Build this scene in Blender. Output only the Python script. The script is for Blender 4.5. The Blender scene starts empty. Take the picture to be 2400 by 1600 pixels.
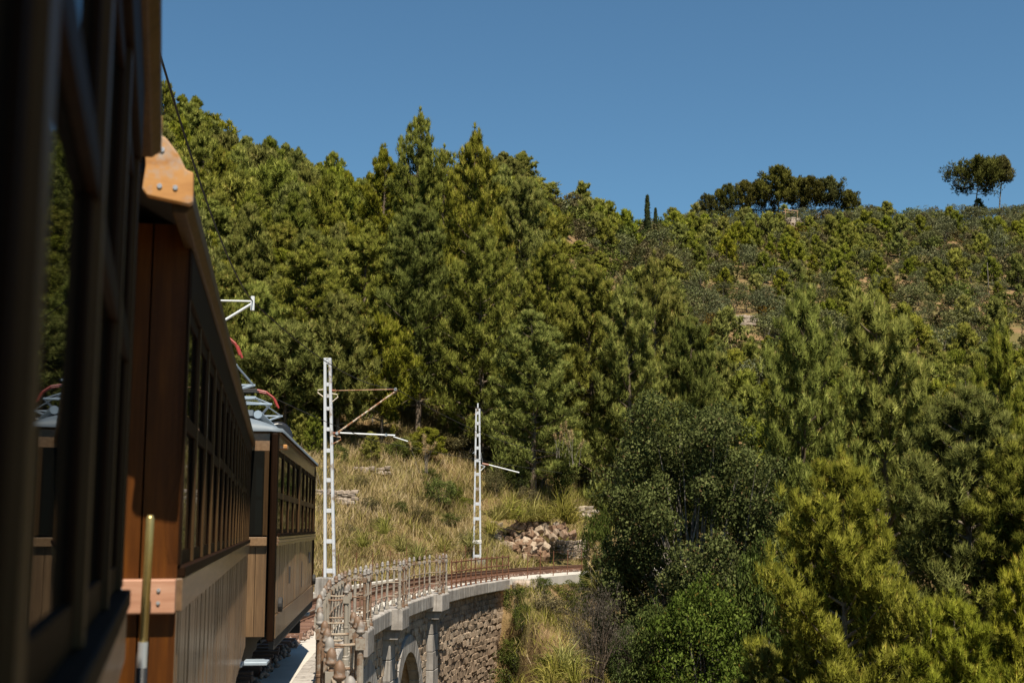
import bpy, bmesh, math, random
import numpy as np
from mathutils import Vector, Matrix

R_ = math.radians
sc = bpy.context.scene
C = sc.collection
rnd = random.Random(7)

# ------------------------------------------------------------------ camera, sky, sun, exposure
F = 3000.0                                   # focal length in photo pixels (2400 wide) = 45 mm
PITCH = math.atan(437 / F)
CAM = Vector((0, 0, 1.9))
cam = bpy.data.cameras.new("camera"); camo = bpy.data.objects.new("camera", cam); C.objects.link(camo)
cam.lens = 45; cam.sensor_width = 36
camo.location = CAM; camo.rotation_euler = (R_(90) + PITCH, 0, 0)
cam.clip_start = 0.01; cam.clip_end = 5000
cam.dof.use_dof = True; cam.dof.focus_distance = 38; cam.dof.aperture_fstop = 5.6
sc.camera = camo

SUN_EL = R_(60); SUN_AZ = R_(164.5)          # clockwise from +Y: behind the camera, a little to its right
w = bpy.data.worlds.new("World"); sc.world = w; w.use_nodes = True
wn = w.node_tree
sky = wn.nodes.new('ShaderNodeTexSky'); sky.sky_type = 'NISHITA'; sky.sun_disc = False
sky.sun_elevation = SUN_EL; sky.sun_rotation = SUN_AZ
sky.altitude = 200; sky.air_density = 1.0; sky.dust_density = 0.3; sky.ozone_density = 2.0
tint = wn.nodes.new('ShaderNodeMix'); tint.data_type = 'RGBA'; tint.blend_type = 'MULTIPLY'; tint.inputs[0].default_value = 1
tint.inputs[7].default_value = (.70, 1.0, 1.06, 1)      # the photograph's slightly teal blue, over the whole sky
wn.links.new(sky.outputs[0], tint.inputs[6]); wn.links.new(tint.outputs[2], wn.nodes['Background'].inputs[0])
wn.nodes['Background'].inputs[1].default_value = 0.06
sd = Vector((math.sin(SUN_AZ) * math.cos(SUN_EL), math.cos(SUN_AZ) * math.cos(SUN_EL), math.sin(SUN_EL)))
sl = bpy.data.lights.new("sun", 'SUN'); sl.energy = 5.0; sl.angle = R_(0.5); sl.color = (1.0, 0.91, 0.76)
so = bpy.data.objects.new("sun", sl); C.objects.link(so); so.rotation_euler = (-sd).to_track_quat('-Z', 'Y').to_euler()
sc.view_settings.view_transform = 'Standard'; sc.view_settings.look = 'None'
sc.view_settings.exposure = 0.72; sc.view_settings.gamma = 1; sc.view_settings.use_curve_mapping = False
sc.cycles.use_denoising = True; sc.cycles.denoiser = 'OPENIMAGEDENOISE'; sc.cycles.denoising_prefilter = 'ACCURATE'
sc.cycles.max_bounces = 6; sc.cycles.diffuse_bounces = 3; sc.cycles.glossy_bounces = 3; sc.cycles.transmission_bounces = 4
sc.cycles.sample_clamp_indirect = 6

# ------------------------------------------------------------------ helpers
def at(px, py, d):
    """world point at depth d seen at photo pixel (px,py)"""
    cx = (px - 1200) / F; cy = (800 - py) / F
    y = math.cos(PITCH) - cy * math.sin(PITCH); z = math.sin(PITCH) + cy * math.cos(PITCH)
    return Vector((cx * d / y, d, CAM.z + d * z / y))

def tag(o, label=None, cat=None, group=None, kind=None):
    if label: o['label'] = label
    if cat: o['category'] = cat
    if group: o['group'] = group
    if kind: o['kind'] = kind
    return o

def link(name, me, parent=None, mat=None):
    o = bpy.data.objects.new(name, me); C.objects.link(o)
    if parent is not None: o.parent = parent
    if mat is not None and me is not None and len(me.materials) == 0: me.materials.append(mat)
    return o

def empty(name, loc, rz=0):
    o = bpy.data.objects.new(name, None); C.objects.link(o)
    o.location = loc; o.rotation_euler = (0, 0, rz); o.empty_display_size = 0.2
    return o

class MB:
    def __init__(s): s.v = []; s.f = []; s.m = []
    def add(s, vs, fs, mi=0):
        n = len(s.v); s.v += [tuple(v) for v in vs]; s.f += [tuple(i + n for i in f) for f in fs]; s.m += [mi] * len(fs)
        return s
    def box(s, x0, x1, y0, y1, z0, z1, mi=0, M=None):
        vs = [(x0,y0,z0),(x1,y0,z0),(x1,y1,z0),(x0,y1,z0),(x0,y0,z1),(x1,y0,z1),(x1,y1,z1),(x0,y1,z1)]
        if M is not None: vs = [M @ Vector(v) for v in vs]
        return s.add(vs, [(3,2,1,0),(4,5,6,7),(0,1,5,4),(1,2,6,5),(2,3,7,6),(3,0,4,7)], mi)
    def tube(s, pts, r, n=8, mi=0, caps=True):
        pts = [Vector(p) for p in pts]
        rs = r if isinstance(r, (list, tuple)) else [r] * len(pts)
        rings = []; up = None
        for i, p in enumerate(pts):
            t = (pts[min(i+1, len(pts)-1)] - pts[max(i-1, 0)]).normalized()
            if up is None:
                a = Vector((0,0,1)) if abs(t.z) < .9 else Vector((1,0,0))
            else: a = up
            b = t.cross(a).normalized(); a = b.cross(t).normalized(); up = a
            rings.append([p + (a * math.cos(2*math.pi*k/n) + b * math.sin(2*math.pi*k/n)) * rs[i] for k in range(n)])
        vs = [v for r_ in rings for v in r_]; fs = []
        for i in range(len(pts)-1):
            for k in range(n):
                k2 = (k+1) % n
                fs.append((i*n+k, i*n+k2, (i+1)*n+k2, (i+1)*n+k))
        if caps:
            fs.append(tuple(range(n))); fs.append(tuple((len(pts)-1)*n + k for k in reversed(range(n))))
        return s.add(vs, fs, mi)
    def lathe(s, prof, n=10, c=(0,0,0), mi=0):
        vs = []; fs = []
        for r, z in prof:
            for k in range(n):
                a = 2*math.pi*k/n; vs.append((c[0]+r*math.cos(a), c[1]+r*math.sin(a), c[2]+z))
        for i in range(len(prof)-1):
            for k in range(n):
                k2 = (k+1) % n; fs.append((i*n+k, i*n+k2, (i+1)*n+k2, (i+1)*n+k))
        fs.append(tuple(reversed(range(n)))); fs.append(tuple((len(prof)-1)*n+k for k in range(n)))
        return s.add(vs, fs, mi)
    def prism(s, poly, y0, y1, mi=0, M=None):
        """poly of (x,z), extruded along y"""
        n = len(poly); vs = [(x, y0, z) for x, z in poly] + [(x, y1, z) for x, z in poly]
        if M is not None: vs = [M @ Vector(v) for v in vs]
        fs = [tuple(range(n)), tuple(reversed(range(n, 2*n)))] + [(i, i+n, (i+1) % n + n, (i+1) % n) for i in range(n)]
        return s.add(vs, fs, mi)
    def sweep(s, poly, frames, mi=0, caps=True):
        """poly of (offset,z); frames: list of functions (off,z)->point"""
        n = len(poly); vs = [f(a, b) for f in frames for a, b in poly]; fs = []
        for i in range(len(frames)-1):
            for k in range(n):
                k2 = (k+1) % n; fs.append((i*n+k, (i+1)*n+k, (i+1)*n+k2, i*n+k2))
        if caps: fs.append(tuple(range(n))); fs.append(tuple(reversed(range((len(frames)-1)*n, len(frames)*n))))
        return s.add(vs, fs, mi)
    def mesh(s, name, mats=(), smooth=False):
        me = bpy.data.meshes.new(name); me.from_pydata(s.v, [], s.f)
        for m in (mats if isinstance(mats, (list, tuple)) else [mats]): me.materials.append(m)
        if any(s.m): me.polygons.foreach_set('material_index', s.m)
        if smooth: me.polygons.foreach_set('use_smooth', [True] * len(s.f))
        bm = bmesh.new(); bm.from_mesh(me); bmesh.ops.recalc_face_normals(bm, faces=bm.faces); bm.to_mesh(me); bm.free()
        return me
    def build(s, name, mat, parent=None, bevel=0, smooth=False):
        o = link(name, s.mesh(name, mat, smooth), parent)
        if bevel:
            b = o.modifiers.new('b', 'BEVEL'); b.width = bevel; b.segments = 2; b.limit_method = 'ANGLE'; b.angle_limit = R_(40)
        return o

# ------------------------------------------------------------------ materials
def nodes(name):
    m = bpy.data.materials.new(name); m.use_nodes = True
    nt = m.node_tree; nt.nodes.clear(); out = nt.nodes.new('ShaderNodeOutputMaterial')
    return m, nt, out
def N(nt, t, **k):
    n = nt.nodes.new(t)
    for a, b in k.items(): setattr(n, a, b)
    return n
def ramp(nt, fac, stops):
    r = N(nt, 'ShaderNodeValToRGB'); e = r.color_ramp.elements
    while len(e) < len(stops): e.new(0.5)
    for x, (p, c) in zip(e, stops): x.position = p; x.color = (*c, 1)
    nt.links.new(fac, r.inputs[0]); return r.outputs[0]
def coords(nt, scale=(1,1,1), kind='Object'):
    tc = N(nt, 'ShaderNodeTexCoord'); mp = N(nt, 'ShaderNodeMapping'); mp.inputs['Scale'].default_value = scale
    nt.links.new(tc.outputs[kind], mp.inputs[0]); return mp.outputs[0]
def noise(nt, vec, scale, detail=4, rough=.6):
    n = N(nt, 'ShaderNodeTexNoise'); n.inputs['Scale'].default_value = scale; n.inputs['Detail'].default_value = detail; n.inputs['Roughness'].default_value = rough
    nt.links.new(vec, n.inputs['Vector']); return n.outputs['Fac']
def mix(nt, fac, a, b, mode='MIX'):
    m = N(nt, 'ShaderNodeMix', data_type='RGBA', blend_type=mode)
    for i, v in ((0, fac), (6, a), (7, b)):
        if isinstance(v, (int, float)): m.inputs[i].default_value = v
        elif isinstance(v, tuple): m.inputs[i].default_value = (*v, 1)
        else: nt.links.new(v, m.inputs[i])
    return m.outputs[2]
def math_(nt, op, a, b=0.5):
    m = N(nt, 'ShaderNodeMath', operation=op)
    for i, v in ((0, a), (1, b)):
        if isinstance(v, (int, float)): m.inputs[i].default_value = v
        else: nt.links.new(v, m.inputs[i])
    return m.outputs[0]
def pbr(nt, out, col, rough=.6, metal=0, bump=None, bstr=.3, bdist=.02, coat=0, spec=.5):
    p = N(nt, 'ShaderNodeBsdfPrincipled'); p.inputs['Metallic'].default_value = metal
    p.inputs['Coat Weight'].default_value = coat; p.inputs['Coat Roughness'].default_value = .15; p.inputs['Specular IOR Level'].default_value = spec
    if isinstance(col, tuple): p.inputs['Base Color'].default_value = (*col, 1)
    else: nt.links.new(col, p.inputs['Base Color'])
    if isinstance(rough, (int, float)): p.inputs['Roughness'].default_value = rough
    else: nt.links.new(rough, p.inputs['Roughness'])
    if bump is not None:
        b = N(nt, 'ShaderNodeBump'); b.inputs['Strength'].default_value = bstr; b.inputs['Distance'].default_value = bdist
        nt.links.new(bump, b.inputs['Height']); nt.links.new(b.outputs[0], p.inputs['Normal'])
    nt.links.new(p.outputs[0], out.inputs[0]); return p

def wood(name, dark, mid, light, stretch=(14, 14, .9), rough=.35, coat=.25, grey=None, bs=.12, spec=.5, gs=1.5, ov=.28, dirt=0):
    m, nt, out = nodes(name)
    v = coords(nt, stretch); n1 = noise(nt, v, 2.2, 6, .65)
    oi = N(nt, 'ShaderNodeObjectInfo')
    n2 = noise(nt, coords(nt, (1, 1, 1)), gs, 3)
    f = math_(nt, 'ADD', math_(nt, 'ADD', math_(nt, 'MULTIPLY', n1, .75), (.28-ov)/2), math_(nt, 'MULTIPLY', oi.outputs['Random'], ov))
    c = ramp(nt, f, [(.25, dark), (.52, mid), (.8, light)])
    if grey:
        g = ramp(nt, n2, [(.44, (0,0,0)), (.60, (1,1,1))]); c = mix(nt, math_(nt, 'MULTIPLY', g, .8), c, grey)
    if dirt:                                     # grime and old varnish runs down the boards
        d1 = noise(nt, coords(nt, (9, 9, .7)), 1.1, 5, .7); d2 = noise(nt, coords(nt, (2, 2, 2)), 1.3, 5, .7)
        k = math_(nt, 'MULTIPLY', ramp(nt, d1, [(.42, (0,0,0)), (.62, (1,1,1))]), ramp(nt, d2, [(.35, (.15,.15,.15)), (.65, (1,1,1))]))
        c = mix(nt, math_(nt, 'MULTIPLY', k, dirt), c, dark)
    pbr(nt, out, c, rough, 0, n1, bs, .003, coat, spec)
    return m
def plain(name, col, rough=.5, metal=0, var=.25, scale=6, coat=0, bstr=.15):
    m, nt, out = nodes(name); n = noise(nt, coords(nt), scale, 5)
    c = mix(nt, n, tuple(x*(1-var) for x in col), tuple(min(1, x*(1+var)) for x in col))
    pbr(nt, out, c, rough, metal, n, bstr, .01, coat); return m
def rusty(name, paint, rust, amount=.5, scale=9):
    m, nt, out = nodes(name)
    n = noise(nt, coords(nt, kind='Object'), scale, 6, .7); oi = N(nt, 'ShaderNodeObjectInfo')
    f = math_(nt, 'ADD', n, math_(nt, 'MULTIPLY', math_(nt, 'SUBTRACT', oi.outputs['Random'], .5), .35))
    k = ramp(nt, f, [(.62 - amount*.3, (0,0,0)), (.7 - amount*.2, (1,1,1))])
    r = mix(nt, noise(nt, coords(nt), 30, 3), rust, tuple(x*.45 for x in rust))
    c = mix(nt, k, paint, r); pbr(nt, out, c, .6, .0, n, .3, .004); return m
def stone(name, a, b, c3, scale=3, streak=None, bstr=.6):
    m, nt, out = nodes(name); oi = N(nt, 'ShaderNodeObjectInfo')
    n = noise(nt, coords(nt), scale, 7, .68)
    f = math_(nt, 'ADD', math_(nt, 'MULTIPLY', n, .8), math_(nt, 'MULTIPLY', oi.outputs['Random'], .25))
    col = ramp(nt, f, [(.3, a), (.55, b), (.8, c3)])
    if streak:
        geo = N(nt, 'ShaderNodeNewGeometry'); mp = N(nt, 'ShaderNodeMapping'); mp.inputs['Scale'].default_value = (3.2, 3.2, .22)
        nt.links.new(geo.outputs['Position'], mp.inputs[0])
        s = noise(nt, mp.outputs[0], 2.4, 4, .6)
        col = mix(nt, ramp(nt, s, [(.5, (0,0,0)), (.68, (.8,.8,.8))]), col, streak)
    pbr(nt, out, col, .9, 0, n, bstr, .03, 0, .2); return m
def leaf(name, dark, mid, light, dead=None, trans=.3, huevar=.25, gloss=0.0):
    m, nt, out = nodes(name)
    at_ = N(nt, 'ShaderNodeAttribute', attribute_name='tint'); oi = N(nt, 'ShaderNodeObjectInfo')
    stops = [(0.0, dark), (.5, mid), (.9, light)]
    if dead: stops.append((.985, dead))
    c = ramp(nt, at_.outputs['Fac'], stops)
    hv = N(nt, 'ShaderNodeHueSaturation'); nt.links.new(c, hv.inputs['Color'])
    r1 = oi.outputs['Random']
    nt.links.new(math_(nt, 'ADD', math_(nt, 'MULTIPLY', math_(nt, 'SUBTRACT', r1, .5), .028), .5), hv.inputs['Hue'])
    r2 = math_(nt, 'FRACT', math_(nt, 'MULTIPLY', r1, 37.7))
    nt.links.new(math_(nt, 'ADD', math_(nt, 'MULTIPLY', r2, huevar*2), 1 - huevar), hv.inputs['Value'])
    r3 = math_(nt, 'FRACT', math_(nt, 'MULTIPLY', r1, 91.3))
    nt.links.new(math_(nt, 'ADD', math_(nt, 'MULTIPLY', r3, .22), .86), hv.inputs['Saturation'])
    d = N(nt, 'ShaderNodeBsdfDiffuse'); nt.links.new(hv.outputs[0], d.inputs[0])
    t = N(nt, 'ShaderNodeBsdfTranslucent'); nt.links.new(hv.outputs[0], t.inputs[0])
    mx = N(nt, 'ShaderNodeMixShader'); mx.inputs[0].default_value = trans
    nt.links.new(d.outputs[0], mx.inputs[1]); nt.links.new(t.outputs[0], mx.inputs[2])
    if gloss:
        g = N(nt, 'ShaderNodeBsdfGlossy'); g.inputs['Roughness'].default_value = .4
        m2 = N(nt, 'ShaderNodeMixShader'); m2.inputs[0].default_value = gloss
        nt.links.new(mx.outputs[0], m2.inputs[1]); nt.links.new(g.outputs[0], m2.inputs[2]); mx = m2
    nt.links.new(mx.outputs[0], out.inputs[0]); return m

M = {}
M['varnish'] = wood('dark_varnished_wood', (.006,.003,.0015), (.014,.0065,.003), (.024,.011,.005), rough=.6, coat=0, spec=.04)
M['post'] = wood('window_post_wood', (.022,.011,.004), (.05,.027,.010), (.095,.054,.021), rough=.5, coat=.0, spec=.15)
M['board'] = wood('weathered_board_wood', (.06,.033,.015), (.14,.08,.036), (.25,.158,.082), rough=.5, coat=.4, bs=.05, dirt=.6)
M['belt'] = wood('belt_rail_wood', (.08,.04,.018), (.15,.085,.04), (.23,.14,.07), stretch=(14,.9,14), rough=.5, coat=.55, bs=.05)
M['endorange'] = wood('orange_varnished_wood', (.022,.006,.001), (.085,.026,.0025), (.17,.06,.006), rough=.42, coat=.1, spec=.25, ov=.06, dirt=.5)
M['bare'] = wood('bare_end_grain_wood', (.24,.095,.02), (.44,.205,.055), (.54,.29,.10), stretch=(3,3,10), rough=.7, coat=0, grey=(.33,.29,.25), gs=13)
M['pink'] = wood('sun_faded_wood', (.25,.11,.06), (.4,.2,.12), (.52,.32,.22), stretch=(1.5,14,14), rough=.55, coat=0)
M['interior'] = plain('carriage_interior', (.02,.014,.01), .8)
M['under'] = plain('underframe_black', (.018,.016,.015), .75)
M['greyroof'] = plain('blue_grey_roof_paint', (.13,.155,.18), .6, 0, .3, 3)
M['bluegrey'] = plain('blue_grey_steel', (.30,.36,.42), .45, .2, .2)
M['roofdark'] = plain('brown_roof_canvas', (.03,.024,.02), .8)
M['brass'] = plain('worn_brass', (.36,.28,.11), .38, .75, .35, 25)
M['blackgrip'] = plain('black_rubber', (.012,.012,.012), .5)
M['steel'] = plain('galvanised_steel', (.45,.46,.47), .4, .6, .2)
M['red'] = plain('red_paint', (.26,.025,.015), .45)
M['lamp'] = plain('black_lamp_housing', (.015,.015,.017), .35)
M['mast'] = rusty('grey_white_mast_paint', (.46,.48,.51), (.33,.27,.22), .14, 3.5)
M['plate'] = plain('white_plate_paint', (.8,.78,.76), .6, 0, .06)
M['ink'] = plain('black_lettering', (.03,.03,.03), .7)
M['rustarm'] = rusty('rusty_cream_tube', (.55,.48,.38), (.33,.14,.05), .55)
M['rustrod'] = rusty('rusty_rod', (.4,.25,.15), (.30,.10,.035), .8)
M['whitetube'] = plain('white_painted_tube', (.62,.64,.66), .5, 0, .15)
M['porcelain'] = plain('brown_porcelain', (.22,.08,.04), .25)
M['rail_paint'] = rusty('grey_paint_with_rust', (.25,.22,.18), (.20,.115,.065), .5)
M['finial'] = rusty('grey_finial_with_rust', (.23,.21,.19), (.21,.125,.075), .5, 14)
M['rail_bar'] = rusty('rusty_cream_bar', (.30,.24,.175), (.22,.125,.07), .55)
M['rustred'] = rusty('red_rust', (.15,.06,.028), (.17,.065,.026), .8)
M['railsteel'] = plain('rusty_rail_steel', (.16,.08,.045), .55, .3, .35, 12)
M['railtop'] = plain('worn_rail_head', (.34,.27,.22), .35, .6, .2, 12)
M['sleeper'] = wood('reddish_sleeper_wood', (.08,.038,.024), (.15,.075,.047), (.25,.14,.09), stretch=(1,12,12), rough=.85, coat=0)
M['ballast'] = stone('reddish_ballast', (.12,.08,.06), (.25,.175,.135), (.38,.3,.245), 8)
M['walkway'] = stone('pale_concrete', (.38,.35,.31), (.48,.445,.39), (.55,.51,.455), 1.3, None, .1)
M['ashlar'] = stone('grey_ashlar', (.17,.155,.14), (.27,.25,.23), (.36,.34,.31), 2.5, (.10,.09,.08), .3)
M['coping'] = stone('weathered_coping_stone', (.2,.18,.16), (.33,.30,.27), (.44,.41,.37), 3, (.11,.095,.085), .4)
M['rubble'] = stone('brown_rubble_stone', (.2,.14,.095), (.34,.26,.185), (.48,.39,.3), 3, (.12,.09,.07), .8)
M['mortar'] = stone('dark_mortar', (.12,.09,.065), (.19,.145,.105), (.26,.2,.15), 5)
M['limestone'] = stone('pale_limestone', (.22,.17,.13), (.36,.29,.23), (.5,.43,.36), 2.2, None, .8)
M['redrock'] = stone('ochre_rock', (.13,.072,.042), (.22,.14,.09), (.31,.245,.185), 2.2, None, 1.0)
M['bark'] = stone('pine_bark', (.07,.05,.035), (.14,.105,.075), (.26,.22,.18), 6, None, .8)
M['greybark'] = stone('grey_bark', (.09,.075,.06), (.17,.145,.12), (.28,.25,.22), 6)
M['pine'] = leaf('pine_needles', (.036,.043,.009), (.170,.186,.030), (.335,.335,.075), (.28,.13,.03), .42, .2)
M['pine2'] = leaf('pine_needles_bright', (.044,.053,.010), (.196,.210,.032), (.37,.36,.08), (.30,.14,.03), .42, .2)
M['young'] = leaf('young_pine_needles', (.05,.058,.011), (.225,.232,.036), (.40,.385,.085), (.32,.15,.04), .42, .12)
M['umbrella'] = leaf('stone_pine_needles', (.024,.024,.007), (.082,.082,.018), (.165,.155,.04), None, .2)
M['olive'] = leaf('olive_leaves', (.04,.043,.017), (.105,.112,.046), (.19,.195,.095), None, .2)
M['broad'] = leaf('dark_broad_leaves', (.027,.036,.009), (.078,.104,.022), (.16,.188,.05), (.15,.10,.03), .25, .12)
M['bush'] = leaf('green_shrub_leaves', (.03,.036,.009), (.092,.108,.022), (.18,.19,.046), None, .25)
M['maquis'] = leaf('brownish_shrub_leaves', (.036,.031,.013), (.10,.086,.038), (.185,.16,.072), None, .2)
M['rustbush'] = leaf('rust_tinged_leaves', (.03,.022,.006), (.09,.06,.012), (.17,.11,.02), None, .2)
M['deadtwig'] = leaf('dry_twigs', (.04,.03,.022), (.09,.072,.055), (.17,.14,.11), None, .1)
M['straw'] = leaf('dry_grass', (.12,.10,.035), (.33,.25,.085), (.52,.40,.18), (.5,.4,.24), .35, .1)
M['reed'] = leaf('tall_green_grass', (.09,.095,.018), (.2,.2,.042), (.36,.32,.10), None, .35, .12)
M['cypress'] = leaf('cypress_leaves', (.012,.018,.006), (.028,.036,.012), (.05,.06,.02), None, .15)

def glass_mat():
    m, nt, out = nodes('dark_window_glass')
    fr = N(nt, 'ShaderNodeFresnel'); fr.inputs[0].default_value = 1.5
    g = N(nt, 'ShaderNodeBsdfGlossy'); g.inputs['Roughness'].default_value = .015; g.inputs[0].default_value = (.42,.44,.46,1)
    d = N(nt, 'ShaderNodeBsdfDiffuse'); d.inputs[0].default_value = (.008,.008,.007,1)
    mx = N(nt, 'ShaderNodeMixShader'); nt.links.new(fr.outputs[0], mx.inputs[0]); nt.links.new(d.outputs[0], mx.inputs[1]); nt.links.new(g.outputs[0], mx.inputs[2])
    nt.links.new(mx.outputs[0], out.inputs[0]); return m
M['glass'] = glass_mat()

def ground_mat():
    m, nt, out = nodes('dry_hillside_soil')
    geo = N(nt, 'ShaderNodeNewGeometry'); p = geo.outputs['Position']
    n1 = noise(nt, p, .09, 6, .65); n2 = noise(nt, p, .9, 6, .7); n3 = noise(nt, p, 6, 4, .7)
    c = ramp(nt, n2, [(.3, (.10,.062,.03)), (.5, (.2,.125,.06)), (.72, (.32,.22,.12))])
    g = ramp(nt, n3, [(.3, (.07,.065,.022)), (.7, (.19,.15,.06))])
    c = mix(nt, ramp(nt, n1, [(.42, (0,0,0)), (.58, (1,1,1))]), c, g)
    pbr(nt, out, c, .95, 0, n3, .8, .15, 0, .1); return m
M['ground'] = ground_mat()

# ------------------------------------------------------------------ the line of the track
def xc(d):
    x = -1.3 - .26 * d + .0044 * d * d
    if d > 45: x += .0002 * (d - 45) ** 3 if d < 70 else .0002 * 15625 + .375 * (d - 70)
    return x
def slope(d): return (xc(d + .05) - xc(d - .05)) / .1
def TP(d, off, z):
    m = slope(d); k = 1 / math.sqrt(1 + m * m)
    return Vector((xc(d) + off * k, d - off * m * k, z))
def trot(d): return -math.atan(slope(d))
def foff(d): return 2.05 - .4 * min(1, max(0, (d - 12) / 16))      # railing's distance from the track's centre
def frame(d): return lambda o, z: TP(d, o, z)

# ------------------------------------------------------------------ terrain
COLS = {
 -.60: [(40,-3),(60,4),(85,18),(120,36),(165,58),(200,60),(300,55)],
 -.29: [(40,-3),(60,2),(85,14),(120,30),(165,52.5),(200,55),(300,50)],
 -.18: [(40,-4),(60,1),(85,9.5),(120,26),(185,51.5),(205,53),(300,45)],
 -.11: [(40,-5),(60,.5),(85,8.5),(120,24),(195,49.5),(215,51),(300,45)],
 0.0:  [(40,-6),(60,-.5),(85,6),(120,21),(200,55),(222,61.5),(300,54)],
 .04: [(40,-6.5),(60,-1.2),(85,4),(120,17),(200,51),(234,62),(300,55)],
 .077: [(40,-7),(60,-2),(85,2),(120,13),(170,33),(225,55),(262,62),(320,58)],
 .11:  [(40,-8),(60,-4),(85,-1),(120,7),(170,24),(250,53),(300,70),(350,83.5),(450,80)],
 .15:  [(40,-9),(60,-6),(85,-3),(120,3),(170,17),(250,45),(330,76),(385,94.5),(450,93),(700,80)],
 .25:  [(40,-9),(60,-7),(85,-5),(120,0),(170,14),(250,43),(330,76),(385,96),(450,95),(700,80)],
 .40:  [(40,-9),(60,-8),(85,-6),(120,-1),(170,13),(250,43),(330,76),(390,97),(450,96),(700,80)],
 .65:  [(40,-9),(60,-8),(85,-6),(120,-1),(170,13),(250,43),(330,74),(390,95),(450,94),(700,80)],
}
_us = sorted(COLS)
def farz(u, d):
    u = min(max(u, _us[0]), _us[-1])
    zs = [float(np.interp(d, [p[0] for p in COLS[k]], [p[1] for p in COLS[k]])) for k in _us]
    i = 0
    while i < len(_us) - 2 and u > _us[i+1]: i += 1
    t = (u - _us[i]) / (_us[i+1] - _us[i]); t = t * t * (3 - 2 * t)
    return zs[i] * (1 - t) + zs[i+1] * t
def bump(x, y, s=1.0):
    return (math.sin(x*.31+y*.17)*math.cos(y*.23-x*.11)*.6 + math.sin(x*.9+1.3)*math.sin(y*.83+.4)*.22 + math.sin(x*2.1+y*1.7)*.08) * s
def nearz(x, d):
    l = x - xc(d)
    if l < 0:
        m = max(0, -l - 2.3)
        if d < 46:
            flat = -.3 - .5 * max(0, 46 - d)
            return max(flat, -11) + .40 * max(0, m - 1.5) + bump(x, d, .3)
        k = .45 + .25 * min(1, max(0, (x + 3) / 3)) * min(1, max(0, (d - 62) / 6))
        return -.3 + k * max(0, m - 2.2) + bump(x, d, .35) * min(1, m / 5)
    z = -.34 - .6 * max(0, l - 2.2) * (1 if l < 9 else 1) 
    z = max(z, -8.5)
    z -= 2.3 * max(0, 55.8 - d - 2.6 * max(0, l - 2.0))
    return max(z, -11) + bump(x, d, .35) * min(1, max(0, l - 2.4) / 3)
def gz(x, y):
    d = max(y, 1.0)
    fz = farz(x / d, d) + bump(x * .35, y * .35, .9) * min(1, d / 150) if d > 40 else -9
    if d < 46:
        return nearz(x, max(d, -20))
    l = x - xc(d)
    t = min(1, max(0, (d - 66) / 26)) if l > -16 else min(1, max(0, (d - 60) / 20))
    if l < -8: t = max(t, min(1, max(0, (-l - 8) / 14)) * min(1, max(0, (d - 46) / 10)))
    t = t * t * (3 - 2 * t)
    return nearz(x, d) * (1 - t) + fz * t

def ground_hit(px, py, d0=20, d1=500):
    """depth where the sight line of a photo pixel meets the terrain"""
    d = d0
    while d < d1:
        p = at(px, py, d)
        if p.z <= gz(p.x, p.y): return d
        d += .5 if d < 100 else 1.0
    return None

ds = sorted(set([-60,-45,-30,-20,-12,-6,0] + list(np.arange(3, 40, 1.6)) + list(np.arange(40, 92, .6)) + list(np.arange(92, 240, 2.5)) + list(np.arange(240, 470, 5)) + [480,520,580,650,760,900,1300,2000,3200]))
us = np.concatenate([np.linspace(-3, -.62, 10), np.linspace(-.56, -.30, 12), np.linspace(-.285, .46, 130), np.linspace(.5, 3, 12)])
V = []; 
for d in ds:
    dd = max(d, 22)
    for u in us:
        x = u * dd if d < 700 else u * 700 * (1 + (d-700)/900)
        V.append((x, d, gz(x, d) if d > 3 else nearz(x, 3)))
nu = len(us); FS = [(i*nu+j, i*nu+j+1, (i+1)*nu+j+1, (i+1)*nu+j) for i in range(len(ds)-1) for j in range(nu-1)]
me = bpy.data.meshes.new('terrain'); me.from_pydata(V, [], FS); me.materials.append(M['ground'])
me.polygons.foreach_set('use_smooth', [True]*len(FS))
tag(link('terrain', me), 'dry stony hillside rising to the ridge on both sides of the valley', None, None, 'structure')

# ------------------------------------------------------------------ foliage generators
npr = np.random.RandomState(11)
def unit(a): return a / np.maximum(np.linalg.norm(a, axis=-1, keepdims=True), 1e-9)
def tri_mesh(name, verts, tris, mats, midx=None, tint=None, normals=None):
    me = bpy.data.meshes.new(name); nv, nt_ = len(verts), len(tris)
    me.vertices.add(nv); me.vertices.foreach_set('co', np.asarray(verts, np.float32).ravel())
    me.loops.add(nt_*3); me.loops.foreach_set('vertex_index', np.asarray(tris, np.int32).ravel())
    me.polygons.add(nt_); me.polygons.foreach_set('loop_start', np.arange(0, nt_*3, 3, dtype=np.int32))
    for m in mats: me.materials.append(m)
    if midx is not None: me.polygons.foreach_set('material_index', np.asarray(midx, np.int32))
    if tint is not None:
        a = me.attributes.new('tint', 'FLOAT', 'POINT'); a.data.foreach_set('value', np.asarray(tint, np.float32))
    me.update(calc_edges=True)
    if normals is not None:
        me.polygons.foreach_set('use_smooth', np.ones(nt_, bool))
        me.normals_split_custom_set_from_vertices(np.asarray(normals, np.float32).tolist())
    return me

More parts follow.
